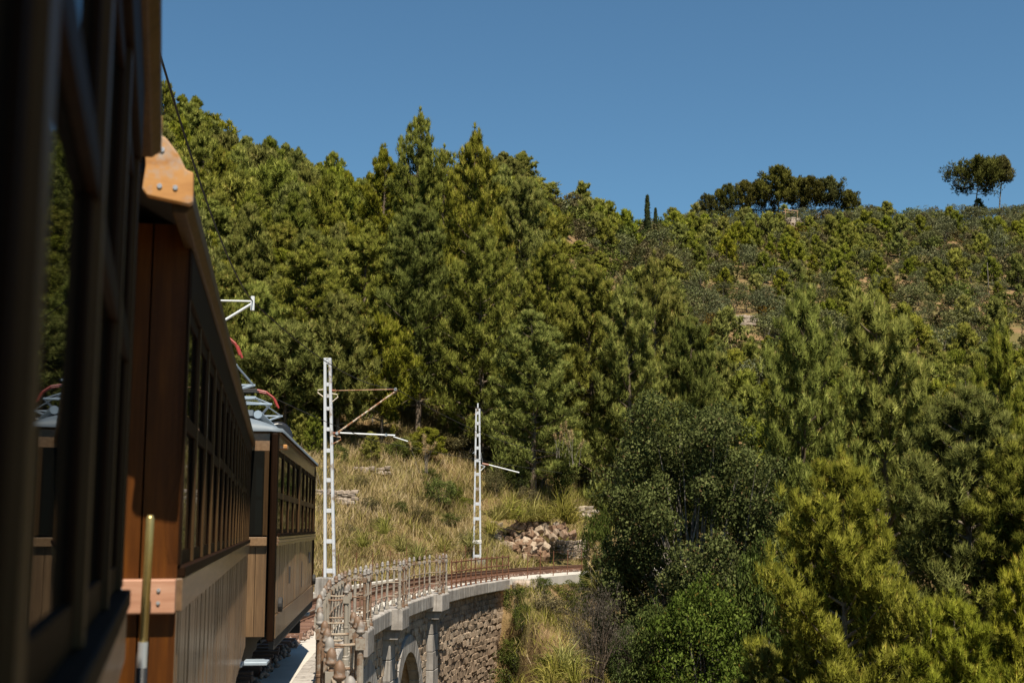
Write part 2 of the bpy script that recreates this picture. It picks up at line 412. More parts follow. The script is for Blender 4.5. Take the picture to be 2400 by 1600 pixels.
def needles(clumps, radii, shoots, nb, length, width, rs, up=.7, shell=(.35, 1.1), spread=.36, dead=.02, axis=None, trees_c=None):
    """clumps (K,3), radii (K,3): brushes of needles on the upper shell of every clump"""
    K = len(clumps); S = K * shoots
    c = np.repeat(clumps, shoots, 0); r = np.repeat(radii, shoots, 0)
    dirs = unit(rs.normal(size=(S,3)) + np.array([0,0,.45]))
    rad = rs.uniform(shell[0], shell[1], (S,1)) ** .7
    pos = c + dirs * r * rad
    sd_ = unit(dirs + np.array([0,0,up]) + rs.normal(size=(S,3))*.22)
    out = unit(dirs*.85 + np.array([0,0,.5]) + rs.normal(size=(S,3))*.2)
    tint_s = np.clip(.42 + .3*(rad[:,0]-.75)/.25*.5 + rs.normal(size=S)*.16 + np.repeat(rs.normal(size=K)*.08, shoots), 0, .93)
    tint_s = np.where(rs.uniform(size=S) < dead, 1.0, tint_s)
    B = S * nb
    p = np.repeat(pos, nb, 0); o = np.repeat(out, nb, 0); d = unit(np.repeat(sd_, nb, 0) + rs.normal(size=(B,3))*spread)
    L = length * rs.uniform(.6, 1.25, (B,1)); W = width * rs.uniform(.7, 1.3, (B,1))
    side = unit(np.cross(d, o + rs.normal(size=(B,3))*.5)) * W * .5
    base = p - d * L * .25; tip = p + d * L * .75
    a = base - side; b = base + side
    V = np.stack([a, b, tip], 1).reshape(-1, 3)
    n = np.cross(b - a, tip - a); flip = (n*o).sum(1) < 0
    T = np.arange(B*3).reshape(B, 3); T[flip] = T[flip][:, ::-1]
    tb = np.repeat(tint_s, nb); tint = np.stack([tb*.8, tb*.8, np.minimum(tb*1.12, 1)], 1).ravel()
    nrm = np.repeat(unit(o + rs.normal(size=(B,3))*.1), 3, 0)
    return V, T, tint, nrm

def leaves(clumps, radii, per, length, width, rs, up=.25, shell=(.45, 1.0), dead=.02, droop=.0):
    """broad leaves: one folded rhombus of two triangles each"""
    K = len(clumps); S = K * per
    c = np.repeat(clumps, per, 0); r = np.repeat(radii, per, 0)
    dirs = unit(rs.normal(size=(S,3)) + np.array([0,0,.25])); rad = rs.uniform(shell[0], shell[1], (S,1)) ** .6
    pos = c + dirs*r*rad
    out = unit(dirs*.7 + np.array([0,0,.35]) + rs.normal(size=(S,3))*.45)
    d = unit(rs.normal(size=(S,3)) + dirs*.5 + np.array([0,0,up - droop])); side = unit(np.cross(d, out))
    L = length*rs.uniform(.6, 1.3, (S,1)); W = width*rs.uniform(.7, 1.25, (S,1))
    a = pos - d*L*.5; t = pos + d*L*.5; l_ = pos - side*W*.5 ; r_ = pos + side*W*.5
    V = np.stack([a, r_, t, l_], 1).reshape(-1, 3)
    q = np.arange(S)*4; T = np.concatenate([np.stack([q, q+1, q+2], 1), np.stack([q, q+2, q+3], 1)], 0)
    n = np.cross(r_ - a, t - a); flip = np.tile((n*out).sum(1) < 0, 2); T[flip] = T[flip][:, ::-1]
    tb = np.clip(.45 + rs.normal(size=S)*.2 + np.repeat(rs.normal(size=K)*.1, per), 0, .93); tb = np.where(rs.uniform(size=S) < dead, 1.0, tb)
    return V, T, np.repeat(tb, 4), np.repeat(out, 4, 0)

def tubes(segs, n=5):
    """segs: list of (points, radii) -> verts, tris"""
    V = []; T = []
    for pts, rr in segs:
        pts = np.asarray(pts, float); off = len(V)
        for i, p in enumerate(pts):
            t = pts[min(i+1, len(pts)-1)] - pts[max(i-1, 0)]; t /= max(np.linalg.norm(t), 1e-9)
            a = np.array([0,0,1.]) if abs(t[2]) < .9 else np.array([1.,0,0]); b = np.cross(t, a); b /= np.linalg.norm(b); a = np.cross(b, t)
            for k in range(n): V.append(p + rr[i]*(a*math.cos(6.2832*k/n) + b*math.sin(6.2832*k/n)))
        for i in range(len(pts)-1):
            for k in range(n):
                k2 = (k+1) % n; A, B_, C_, D = off+i*n+k, off+i*n+k2, off+(i+1)*n+k2, off+(i+1)*n+k
                T += [(A, B_, C_), (A, C_, D)]
    return np.array(V), np.array(T)

def pine_proto(H, R, seed, nb=34, shoots=46, blades=6, bl=.3, bw=.045, base=.12, mat='pine', spiky=1.0, dome=False, rc=.17, single=False, lean=0., bark='bark', per_branch=(.42,.66,.88,1.04), up=.7, twigs=1):
    rs = np.random.RandomState(seed); cl = []; ra = []; segs = []
    def axis(z): return np.array([lean*(z/H)**1.5 + math.sin(z*.5+seed)*.012*H*(z/H), math.cos(z*.43+seed)*.012*H*(z/H), z])
    zz = np.linspace(-.5, H*.97, 9); tr = H*.013 + .03
    segs.append(([axis(max(z,0)) + np.array([0,0,min(z,0)]) for z in zz], [tr*(1 - .9*max(z,0)/H) + .01 for z in zz]))
    for i in range(nb):
        t = ((i + .5)/nb)**.92; zb = H*(base + (1-base)*t*.95)
        if dome: pr = math.sqrt(max(.03, 1 - (t*1.02)**2.4)) * (.75 + .25*min(1, t*4))
        else: pr = min(1, .62 + 1.5*t) * (1 - t)**.66 + .035
        ln = R*pr*rs.uniform(.62, 1.12); az = i*2.39996 + rs.uniform(-.5, .5)
        rise = (.30 if dome else .22 + .5*t)*ln + rs.uniform(-.05,.12)*ln
        b0 = axis(zb); e = b0 + np.array([math.cos(az)*ln, math.sin(az)*ln, rise])
        midp = b0*.5 + e*.5 + np.array([0,0,-.06*ln])
        segs.append(([b0, midp, e], [tr*.42*(1-t*.7)+.008, tr*.25*(1-t*.7)+.006, .006]))
        for f in per_branch:
            if ln < .25*R and f < .8: continue
            p = (1-f)*(1-f)*b0 + 2*f*(1-f)*midp + f*f*e if f <= 1 else e + (e-midp)*(f-1)
            for m_ in range(twigs):
                k = R*rc*rs.uniform(.5, 1.45)*((.65 if dome else .4) + (.45 if dome else .72)*(1-t))
                cl.append(p + rs.normal(size=3)*np.array([1,1,.6])*k*1.15*(m_ > 0) + np.array([0,0,k*.4])); ra.append([k*.9, k*.9, k*rs.uniform(.8,1.6)])
    nl = max(1, int(3*spiky)) if not dome else 0
    for j in range(nl):
        p = axis(H*.90) + np.array([rs.normal()*.09*R, rs.normal()*.09*R, 0]) * (j > 0)
        h2 = H*.09*rs.uniform(.6, 1.2) if j else H*.12
        for q in np.linspace(0, 1, 5):
            k = R*.075*(1 - .75*q); cl.append(p + np.array([0,0,q*h2 - .01*H])); ra.append([k, k, k*1.5])
        segs.append(([p, p + np.array([0,0,h2])], [.02, .006]))
    V, T, ti, nr = needles(np.array(cl), np.array(ra), shoots, blades, bl, bw, rs, up=up)
    tv, tt = tubes(segs, 6 if not single else 4)
    if single:
        nv = len(V); VV = np.concatenate([V, tv]); TT = np.concatenate([T, tt + nv]); mi = np.concatenate([np.zeros(len(T)), np.ones(len(tt))])
        cn = unit(tv - np.stack([np.zeros(len(tv)), np.zeros(len(tv)), tv[:,2]], 1) + 1e-6)
        return tri_mesh('pine', VV, TT, [M[mat], M[bark]], mi, np.concatenate([ti, np.full(len(tv), .3)]), np.concatenate([nr, cn]))
    return tri_mesh('crown', V, T, [M[mat]], None, ti, nr), tri_mesh('trunk', tv, tt, [M[bark]])

def round_proto(H, R, seed, mat, ncl=40, per=60, ll=.12, lw=.06, base=.2, rc=.3, bark='greybark', single=True, stems=1, needle=False, flat=1.0, dead=.02, twiggy=0):
    """round-headed trees and shrubs"""
    rs = np.random.RandomState(seed); cl = []; ra = []; segs = []
    cz = H*(base + (1-base)*.5); hz = H*(1-base)*.5
    for i in range(ncl):
        d = unit(rs.normal(size=3) + np.array([0,0,.15])); f = rs.uniform(.35, .92)**.6
        p = np.array([0,0,cz]) + d*np.array([R, R, hz*flat])*f*rs.uniform(.78,1.16); k = R*rc*rs.uniform(.65, 1.3)
        cl.append(p); ra.append([k, k, k*.85])
        if i % (2 if twiggy else 3) == 0:
            b = np.array([rs.normal()*.1*R, rs.normal()*.1*R, H*base*rs.uniform(.3, .9)]); segs.append(([b, (b+p)/2 + rs.normal(size=3)*.06*R + np.array([0,0,.1*H]), p], [.006*H+.006, .004*H+.004, .003]))
    for j in range(stems):
        o = np.array([rs.normal()*.12*R, rs.normal()*.12*R, 0])*(stems > 1)
        tk = 1/math.sqrt(stems); segs.append(([o + np.array([0,0,-.4]), o*1.2 + np.array([.02*H,0,H*base*.7]), o*1.6 + np.array([rs.normal()*.05*H, rs.normal()*.05*H, H*(base + .35)])], [(.026*H+.01)*tk, (.018*H+.008)*tk, .005*H]))
    if needle: V, T, ti, nr = needles(np.array(cl), np.array(ra), per, 4, ll, lw, rs)
    else: V, T, ti, nr = leaves(np.array(cl), np.array(ra), per, ll, lw, rs, dead=dead)
    tv, tt = tubes(segs, 5)
    if single:
        nv = len(V)
        return tri_mesh('shrub', np.concatenate([V, tv]), np.concatenate([T, tt+nv]), [M[mat], M[bark]], np.concatenate([np.zeros(len(T)), np.ones(len(tt))]), np.concatenate([ti, np.full(len(tv), .3)]), np.concatenate([nr, unit(tv*np.array([1,1,0]) + 1e-6)]))
    return tri_mesh('crown', V, T, [M[mat]], None, ti, nr), tri_mesh('trunk', tv, tt, [M[bark]])

def place(name, protos, x, y, z, s, label, cat, group=None, rz=None, sz=None):
    """a tree or shrub: an Empty with crown and trunk for a pair of meshes, else one mesh"""
    rz = rnd.uniform(0, 6.28) if rz is None else rz
    if isinstance(protos, tuple):
        o = empty(name, (x, y, z), rz)
        link('crown', protos[0], o); link('trunk', protos[1], o)
    else:
        o = link(name, protos); o.location = (x, y, z); o.rotation_euler = (0, 0, rz)
    o.scale = (s, s, s*(sz or 1)); tag(o, label, cat, group); return o

# ================================================================== STRUCTURE: track, viaduct
walk = MB().sweep([(-2.15,-.27),(1.5,-.27),(1.5,-.55),(-2.15,-.55)], [frame(d) for d in np.arange(-14, 28.5, 1.0)])
tag(walk.build('walkway', M['walkway']), 'pale concrete deck beside the rails on the viaduct', None, None, 'structure')
w2 = MB().sweep([(-1.9,-.27),(1.35,-.27),(1.35,-.55),(-1.9,-.55)], [frame(d) for d in np.arange(28.0, 57.5, 1.0)])
tag(w2.build('walkway', M['walkway']), 'pale concrete deck on the far half of the viaduct', None, None, 'structure')
w3 = MB().sweep([(-2.6,-.26),(2.5,-.26),(2.5,-.9),(-2.6,-.9)], [frame(d) for d in np.arange(56.5, 92, 1.0)])
tag(w3.build('trackside_path', M['walkway']), 'pale gravel shoulder along the rails past the viaduct', None, None, 'structure')

trk = tag(empty('railway_track', TP(30, 0, 0)), 'rusty narrow gauge railway track curving over the viaduct', 'railway track')
def addworld(mb, name, mat, root, bevel=0, smooth=False):
    o = mb.build(name, mat, root, bevel, smooth); o.matrix_parent_inverse = Matrix.Translation(-root.location) if root.rotation_euler.z == 0 else (Matrix.Translation(root.location) @ root.rotation_euler.to_matrix().to_4x4()).inverted()
    return o
RP = [(-.055,-.125),(.055,-.125),(.055,-.112),(.011,-.1),(.011,-.04),(.033,-.03),(.033,0),(-.033,0),(-.033,-.03),(-.011,-.04),(-.011,-.1),(-.055,-.112)]
for s in (-1, 1):
    mb = MB().sweep([(a + s*.457, b) for a, b in RP], [frame(d) for d in np.arange(-10, 90, .8)])
    mb.m = [0]*len(mb.f)
    for i in range(len(mb.f)-2):
        if i % 12 == 6: mb.m[i] = 1
    addworld(mb, 'rail', [M['railsteel'], M['railtop']], trk)
slm = MB().box(-.95,.95,-.11,.11,-.26,-.125).mesh('sleeper', M['sleeper'])
for d in np.arange(12, 84, .62):
    o = link('sleeper', slm, trk); p = TP(d, rnd.uniform(-.05,.05), rnd.uniform(-.012,.004)); o.location = p - trk.location
    o.rotation_euler = (0, 0, trot(d) + rnd.uniform(-.03,.03))
# loose ballast between the sleepers
rs = np.random.RandomState(3); V = []; T = []
base = np.array([[1,0,0],[-1,0,0],[0,1,0],[0,-1,0],[0,0,1],[0,0,-1]], float); tf = np.array([[0,2,4],[2,1,4],[1,3,4],[3,0,4],[2,0,5],[1,2,5],[3,1,5],[0,3,5]])
for i in range(5200):
    d = 14 + 64*rs.uniform()**1.2; off = rs.uniform(-1.08, 1.08)
    p = TP(d, off, -.25 + rs.uniform(0,.07)); q = base*rs.uniform(.03,.075,(6,3)); a = rs.uniform(0,6.3); ca, sa = math.cos(a), math.sin(a)
    q = np.stack([q[:,0]*ca - q[:,1]*sa, q[:,0]*sa + q[:,1]*ca, q[:,2]], 1); T.append(tf + len(V)*6); V.append(q + np.array(p))
me = tri_mesh('ballast', np.concatenate(V), np.concatenate(T), [M['ballast']])
tag(link('ballast_gravel', me), 'reddish ballast stones between the sleepers', None, None, 'stuff')

# ---- the viaduct
via = tag(empty('stone_viaduct', TP(36, 0, -8)), 'curved stone viaduct with arch, pilasters and jutting coping', 'viaduct')
PIERS = [4.9, 12.7, 20.5, 28.3, 35.7, 43.6]
END = 56.0
def vadd(mb, name, mat, bevel=0): return addworld(mb, name, mat, via, bevel)
dcur = 2.0
while dcur < END:
    L = rnd.uniform(.85, 1.15); d1 = min(dcur + L - .015, END)
    inn = 1.45 if dcur < 28.2 else 1.3
    h = rnd.uniform(-.008, .008); fr_ = [frame(dcur), frame((dcur+d1)/2), frame(d1)]
    o0, o1 = foff(dcur) + .15, foff(d1) + .15
    mb = MB()
    prof = lambda o: [(inn+.04,-.252+h),(o-.03,-.252+h),(o,-.285+h),(o,-.66),(o-.06,-.70),(inn+.04,-.70)]
    n = 6; P0 = prof(o0); P1 = prof((o0+o1)/2); P2 = prof(o1)
    vs = [fr_[0](a,b) for a,b in P0] + [fr_[1](a,b) for a,b in P1] + [fr_[2](a,b) for a,b in P2]; fs = []
    for i in range(2):
        for k in range(n): fs.append((i*n+k, (i+1)*n+k, (i+1)*n+(k+1)%n, i*n+(k+1)%n))
    fs += [tuple(range(n)), tuple(reversed(range(2*n, 3*n)))]
    vadd(mb.add(vs, fs), 'coping_stone', M['coping'], .012); dcur += L
for d in PIERS:
    o = foff(d); T_ = Matrix.Translation(TP(d, 0, 0)) @ Matrix.Rotation(trot(d), 4, 'Z')
    b = MB().prism([(o-.2,-.256+.02),(o+.40,-.236),(o+.44,-.28),(o+.44,-.80),(o-.2,-.80)], -.68, .68, 0, T_); vadd(b, 'corbel_slab', M['coping'], .02)
    b = MB().prism([(o-.3,-.803),(o+.40,-.803),(o+.30,-1.06),(o-.3,-1.06)], -.55, .55, 0, T_); vadd(b, 'corbel', M['ashlar'], .015)
    z = -1.063; k = 0
    while z > -9.5:
        h = rnd.uniform(.5, .62); bt = .012*(-1.06 - z)
        if k % 2: vadd(MB().box(o-.3, o+.09+bt, -.46-bt*.5, .46+bt*.5, z-h+.014, z, 0, T_), 'ashlar_block', M['ashlar'], .018)
        else:
            s = rnd.uniform(-.12,.12)
            vadd(MB().box(o-.3, o+.095+bt, -.46-bt*.5, s-.007, z-h+.014, z, 0, T_), 'ashlar_block', M['ashlar'], .018)
            vadd(MB().box(o-.3, o+.088+bt, s+.007, .46+bt*.5, z-h+.014, z, 0, T_), 'ashlar_block', M['ashlar'], .018)
        z -= h; k += 1
# spandrel walls (a mortar core with rough stones set in its face), pierced by arches
ARCH_R = 2.15; ARCH_Z = -3.95
def in_arch(d, z, grow=0.0):
    for a, b in zip(PIERS[2:-1], PIERS[3:]):
        c = (a+b)/2; s = math.hypot(1, slope(c)); x = (d - c)*s
        if abs(x) < ARCH_R + grow and (z < ARCH_Z or x*x + (z-ARCH_Z)**2 < (ARCH_R+grow)**2): return True
    return False
core = MB(); voff = lambda d: foff(d) - .12
dd = np.arange(16.5, END - .05, .25); zz = np.arange(-.69, -11, -.25)
for i in range(len(dd)-1):
    for j in range(len(zz)-1):
        if in_arch((dd[i]+dd[i+1])/2, (zz[j]+zz[j+1])/2, .1): continue
        core.add([TP(dd[i], voff(dd[i]), zz[j+1]), TP(dd[i+1], voff(dd[i+1]), zz[j+1]), TP(dd[i+1], voff(dd[i+1]), zz[j]), TP(dd[i], voff(dd[i]), zz[j])], [(0,1,2,3)])
core.add([TP(END, voff(END), -.69), TP(END, -1.7, -.69), TP(END, -1.7, -11), TP(END, voff(END), -11)], [(0,1,2,3)])
lf = MB()
for i in range(len(dd)-1):
    for j in range(len(zz)-1):
        if in_arch((dd[i]+dd[i+1])/2, (zz[j]+zz[j+1])/2, .1): continue
        core.add([TP(dd[i], -1.9, zz[j+1]), TP(dd[i+1], -1.9, zz[j+1]), TP(dd[i+1], -1.9, zz[j]), TP(dd[i], -1.9, zz[j])], [(3,2,1,0)])
vadd(core, 'wall_core', M['mortar'])
for a, b in zip(PIERS[2:-1], PIERS[3:]):                       # vault and ring of voussoirs
    c = (a+b)/2; s = math.hypot(1, slope(c)); NV = 17
    vault = MB(); ring = [(math.pi*k/24) for k in range(25)]
    pts = [(ARCH_R+.1, -10.5)] + [((ARCH_R+.1)*math.cos(t), ARCH_Z + (ARCH_R+.1)*math.sin(t)) for t in ring] + [(-ARCH_R-.1, -10.5)]
    for i in range(len(pts)-1):
        (x0, z0), (x1, z1) = pts[i], pts[i+1]
        vault.add([TP(c+x0/s, voff(c), z0), TP(c+x1/s, voff(c), z1), TP(c+x1/s, -1.9, z1), TP(c+x0/s, -1.9, z0)], [(0,1,2,3)])
    vadd(vault, 'vault', M['rubble'])
    for k in range(NV):
        t0 = math.pi*k/NV + .004; t1 = math.pi*(k+1)/NV - .004; q = []
        for o in (voff(c)+.09, voff(c)-.25):
            for r_, t in ((ARCH_R,t0),(ARCH_R+.52,t0),(ARCH_R+.52,t1),(ARCH_R,t1)):
                x = r_*math.cos(t)/s; q.append(TP(c + x, voff(c+x) - voff(c) + o, ARCH_Z + r_*math.sin(t)))
        vadd(MB().add(q, [(0,1,2,3),(7,6,5,4),(0,4,5,1),(1,5,6,2),(2,6,7,3),(3,7,4,0)]), 'voussoir', M['ashlar'], .012)
    for sgn in (-1, 1):                                           # jamb stones below the springing
        z = ARCH_Z
        while z > -9:
            h = .55; x0, x1 = sgn*ARCH_R/s, sgn*(ARCH_R + rnd.choice((.42,.6)))/s; q = []
            for o in (voff(c)+.085, voff(c)-.25):
                for x, zz_ in ((x0,z-h+.012),(x1,z-h+.012),(x1,z),(x0,z)): q.append(TP(c+x, voff(c+x)-voff(c)+o, zz_))
            vadd(MB().add(q, [(0,1,2,3),(7,6,5,4),(0,4,5,1),(1,5,6,2),(2,6,7,3),(3,7,4,0)]), 'jamb_stone', M['ashlar'], .012); z -= h
def stone_meshes(mat, n=6, seed=5, rough=.16):
    out = []; r = random.Random(seed)
    for i in range(n):
        bm = bmesh.new(); bmesh.ops.create_cube(bm, size=1)
        for v in bm.verts: v.co += Vector((r.uniform(-1,1), r.uniform(-1,1), r.uniform(-1,1)))*rough
        bmesh.ops.bevel(bm, geom=bm.edges[:], offset=.1, segments=1, affect='EDGES')
        for v in bm.verts: v.co += Vector((r.uniform(-1,1), r.uniform(-1,1), r.uniform(-1,1)))*.035
        me = bpy.data.meshes.new('stone'); bm.to_mesh(me); bm.free(); me.materials.append(mat); out.append(me)
    return out
rub = stone_meshes(M['rubble'], 8, 5, .2)
def set_stones(root, d0, d1, z0, z1, offf, w, h, meshes, limit, skip=None, dep=.2, rotf=trot, posf=TP, bat=0.0, ground=True):
    """rubble courses set along a wall face; returns how many"""
    n = 0; z = z1; fv = []; ff = []
    while z > z0:
        hh = h*rnd.uniform(.8, 1.25); d = d0 + rnd.uniform(0, w)
        while d < d1:
            ww = w*rnd.uniform(.7, 1.4); dm = d + ww/2; zm = z - hh/2
            if not (skip and skip(dm, zm)):
                p = posf(dm, offf(dm) + rnd.uniform(-.055,-.012) + bat*(z1 - zm), zm)
                if not ground or p.z > gz(p.x, p.y) - .35:
                    if n >= limit:                     # past the limit: real stones still, joined into one part
                        me = rnd.choice(meshes); Mx = Matrix.Translation(p) @ Matrix.Rotation(rotf(dm) + rnd.uniform(-.06,.06), 4, 'Z') @ Matrix.Diagonal((dep*1.2, ww*.97, hh*.95, 1)); k0 = len(fv)
                        fv += [tuple(Mx @ v.co) for v in me.vertices]; ff += [tuple(i + k0 for i in f.vertices) for f in me.polygons]
                        d += ww; continue
                    o = link('stone', rnd.choice(meshes), root); o.location = root.matrix_basis.inverted() @ p
                    o.rotation_euler = (rnd.uniform(-.08,.08), rnd.uniform(-.08,.08), rotf(dm) - root.rotation_euler.z + rnd.uniform(-.06,.06))
                    o.scale = (dep*1.2, ww*.97, hh*.95); n += 1
            d += ww
        z -= hh
    if fv:
        mb = MB(); mb.v = fv; mb.f = ff; mb.m = [0]*len(ff); o = mb.build('rubble_fill', meshes[0].materials[0], root); o.matrix_parent_inverse = root.matrix_basis.inverted(); o['kind'] = 'stuff'
    return n
skipA = lambda d, z: any(abs(d-p) < .7 for p in PIERS) or in_arch(d, z, .62)
set_stones(via, 44.35, END, -7.5, -.72, voff, .40, .205, rub, 205, skipA, .13)
set_stones(via, 36.4, 43, -6, -.72, voff, .42, .22, rub, 80, skipA, .13)
set_stones(via, 29.5, 35, -4.5, -.72, voff, .45, .24, rub, 15, skipA, .13)

# ---- the iron railing with acorn finials, bulging out round each refuge
def finial_mesh():
    return MB().lathe([(.028,-.02),(.034,0),(.034,.015),(.022,.02),(.022,.034),(.052,.05),(.058,.062),(.058,.072),(.048,.078),(.050,.10),(.049,.125),(.041,.152),(.026,.172),(.010,.183),(.001,.185)], 12).mesh('finial', M['finial'], True)
def post_mesh(big):
    r = .034 if big else .025
    b = MB().lathe([(.075,0),(.075,.05),(.058,.06),(.055,.16),(r+.010,.175),(r+.012,.2),(r,.215),(r,.62),(r+.006,.625),(r+.006,.645),(r,.65),(r*.95,1.0)], 10)
    b.box(-.046,.046,-.046,.046,1.0,1.105); return b.mesh('post', M['rail_paint'], False)
fin = finial_mesh(); pB = post_mesh(True); pS = post_mesh(False)
rl = tag(empty('iron_railing', TP(26, 2, -.25)), 'rust-stained grey iron railing with acorn finials along the viaduct edge', 'railing')
def rpost(P, rot, big, H=1.12):
    o = link('post', pB if big else pS, rl); o.location = P - rl.location; o.rotation_euler = (rnd.uniform(-.012,.012), rnd.uniform(-.012,.012), rot); o.scale = (1,1,H/1.12)
    f = link('finial', fin, o); f.location = (0,0,1.105); f.scale = (.78,.78,.92)
    return P
def rbar(a, b, zs=(1.05,.70,.34), r=.0145):
    for z in zs:
        q = [a + Vector((0,0,z)), a.lerp(b,.5) + Vector((0,0,z - rnd.uniform(0,.012))), b + Vector((0,0,z))]
        addworld(MB().tube(q, r, 7), 'rail_bar', M['rail_bar'], rl)
path = []                                                        # (point, rot, big)
d = 5.6; LAST = 46.6
nodes_d = []
for p in PIERS: nodes_d += [(p-.62, 0, True), (p-.62, .34, True), (p, .34, False), (p+.62, .34, True), (p+.62, 0, True)]
prev = None
for p0, p1 in zip([None] + PIERS, PIERS + [None]):
    a = (p0 + .62) if p0 else None; b = (p1 - .62) if p1 else LAST
    if a is None: continue
    L = b - a; n = max(1, round(L/1.0))
    for i in range(1, n): nodes_d.append((a + L*i/n, 0, False))
nodes_d = sorted(nodes_d, key=lambda t: (round(t[0],3)))
ordered = []
i = 0
keyed = {}
for t in nodes_d: keyed.setdefault(round(t[0],3), []).append(t)
out_ = False
for k in sorted(keyed):
    g = keyed[k]
    if len(g) == 2:
        g = sorted(g, key=lambda t: t[1], reverse=out_); out_ = not out_
    ordered += g
pts_ = []
for (d, o, big) in ordered:
    if d < 5.2 or d > LAST + .1: continue
    P = TP(d, foff(d) + o, -.24); rpost(P, trot(d), big); pts_.append(P)
for a, b in zip(pts_, pts_[1:]): rbar(a, b)
for p in PIERS[1:]:                                              # the inner line runs on behind each refuge
    a = TP(p-.62, foff(p-.62), -.24); b = TP(p+.62, foff(p+.62), -.24)
    if p > 22: rbar(a, b, (1.05,))

r2 = tag(empty('rusty_railing', TP(49, 1.7, -.25)), 'plain rust-red iron railing without finials at the far end of the viaduct', 'railing')
sp = MB().lathe([(.05,0),(.045,.03),(.03,.12),(.025,.2),(.025,.93),(.001,.95)], 7).mesh('post', M['rustred'])
a = None
for k, d in enumerate(np.arange(47.0, 56.3, .84)):
    P = TP(d, foff(d), -.25); o = link('post', sp, r2); o.location = P - r2.location; o.rotation_euler = (rnd.uniform(-.02,.02), rnd.uniform(-.02,.02), 0); o.scale = (1,1,1.08)
    if a is not None:
        for z in (.93, .58, .2): addworld(MB().tube([a + Vector((0,0,z)), P + Vector((0,0,z))], .026, 6), 'rail_bar', M['rustred'], r2)
    a = P
# far fence of thin stakes and wire along the shoulder, and the one across the tracks
def wire_fence(name, label, off, d0, d1, step, h, thick=.012, wires=(.35,.75,1.1)):
    r = tag(empty(name, TP((d0+d1)/2, off, -.25)), label, 'fence'); prev = None
    for d in np.arange(d0, d1, step):
        P = TP(d, off, -.3); P.z = max(P.z, gz(P.x, P.y) - .05)
        t = Vector((rnd.uniform(-.05,.05), rnd.uniform(-.05,.05), h*rnd.uniform(.9,1.08)))
        addworld(MB().tube([P, P + t], thick, 6), 'stake', M['rustred'], r)
        if prev is not None:
            for z in wires: addworld(MB().tube([prev + Vector((0,0,z)), P + Vector((0,0,z))], .0045, 4), 'wire', M['rustred'], r)
        prev = P
wire_fence('wire_fence', 'thin rusty stakes and wire along the outer side of the far track', 2.2, 57.2, 70, 1.7, 1.25, .02)
wire_fence('wire_fence', 'row of thin rusty stakes at the foot of the grassy bank', -2.7, 43.5, 64, 2.0, 1.35, .016)
lr = tag(empty('iron_railing', TP(40, -2, -.25)), 'short piece of iron railing behind the locomotive by the lattice mast', 'railing')
prev = None
for d in (36.6, 37.6, 38.6, 39.3, 39.7):
    P = TP(d, -1.98, -.26); o = link('post', pS, lr); o.location = P - lr.location; f = link('finial', fin, o); f.location = (0,0,1.105)
    if prev is not None:
        for z in (1.05,.7,.34): addworld(MB().tube([prev + Vector((0,0,z)), P + Vector((0,0,z))], .02, 6), 'rail_bar', M['rail_bar'], lr)
    prev = P
kerb = MB().sweep([(-1.78,-.10),(-1.5,-.10),(-1.5,-.30),(-1.78,-.30)], [frame(d) for d in np.arange(20, 53, 1.0)])
tag(kerb.build('kerb', M['walkway']), 'low pale kerb along the inner edge of the viaduct deck', None, None, 'structure')
b = tag(link('boulder', stone_meshes(M['limestone'], 1, 9, .1)[0]), 'pale rounded boulder at the end of the viaduct coping', 'boulder')
q = TP(57.0, 2.25, -.75); b.location = q; b.scale = (1.5, 1.7, 1.0); sm = b.modifiers.new('s', 'SUBSURF'); sm.levels = 2; sm.render_levels = 2

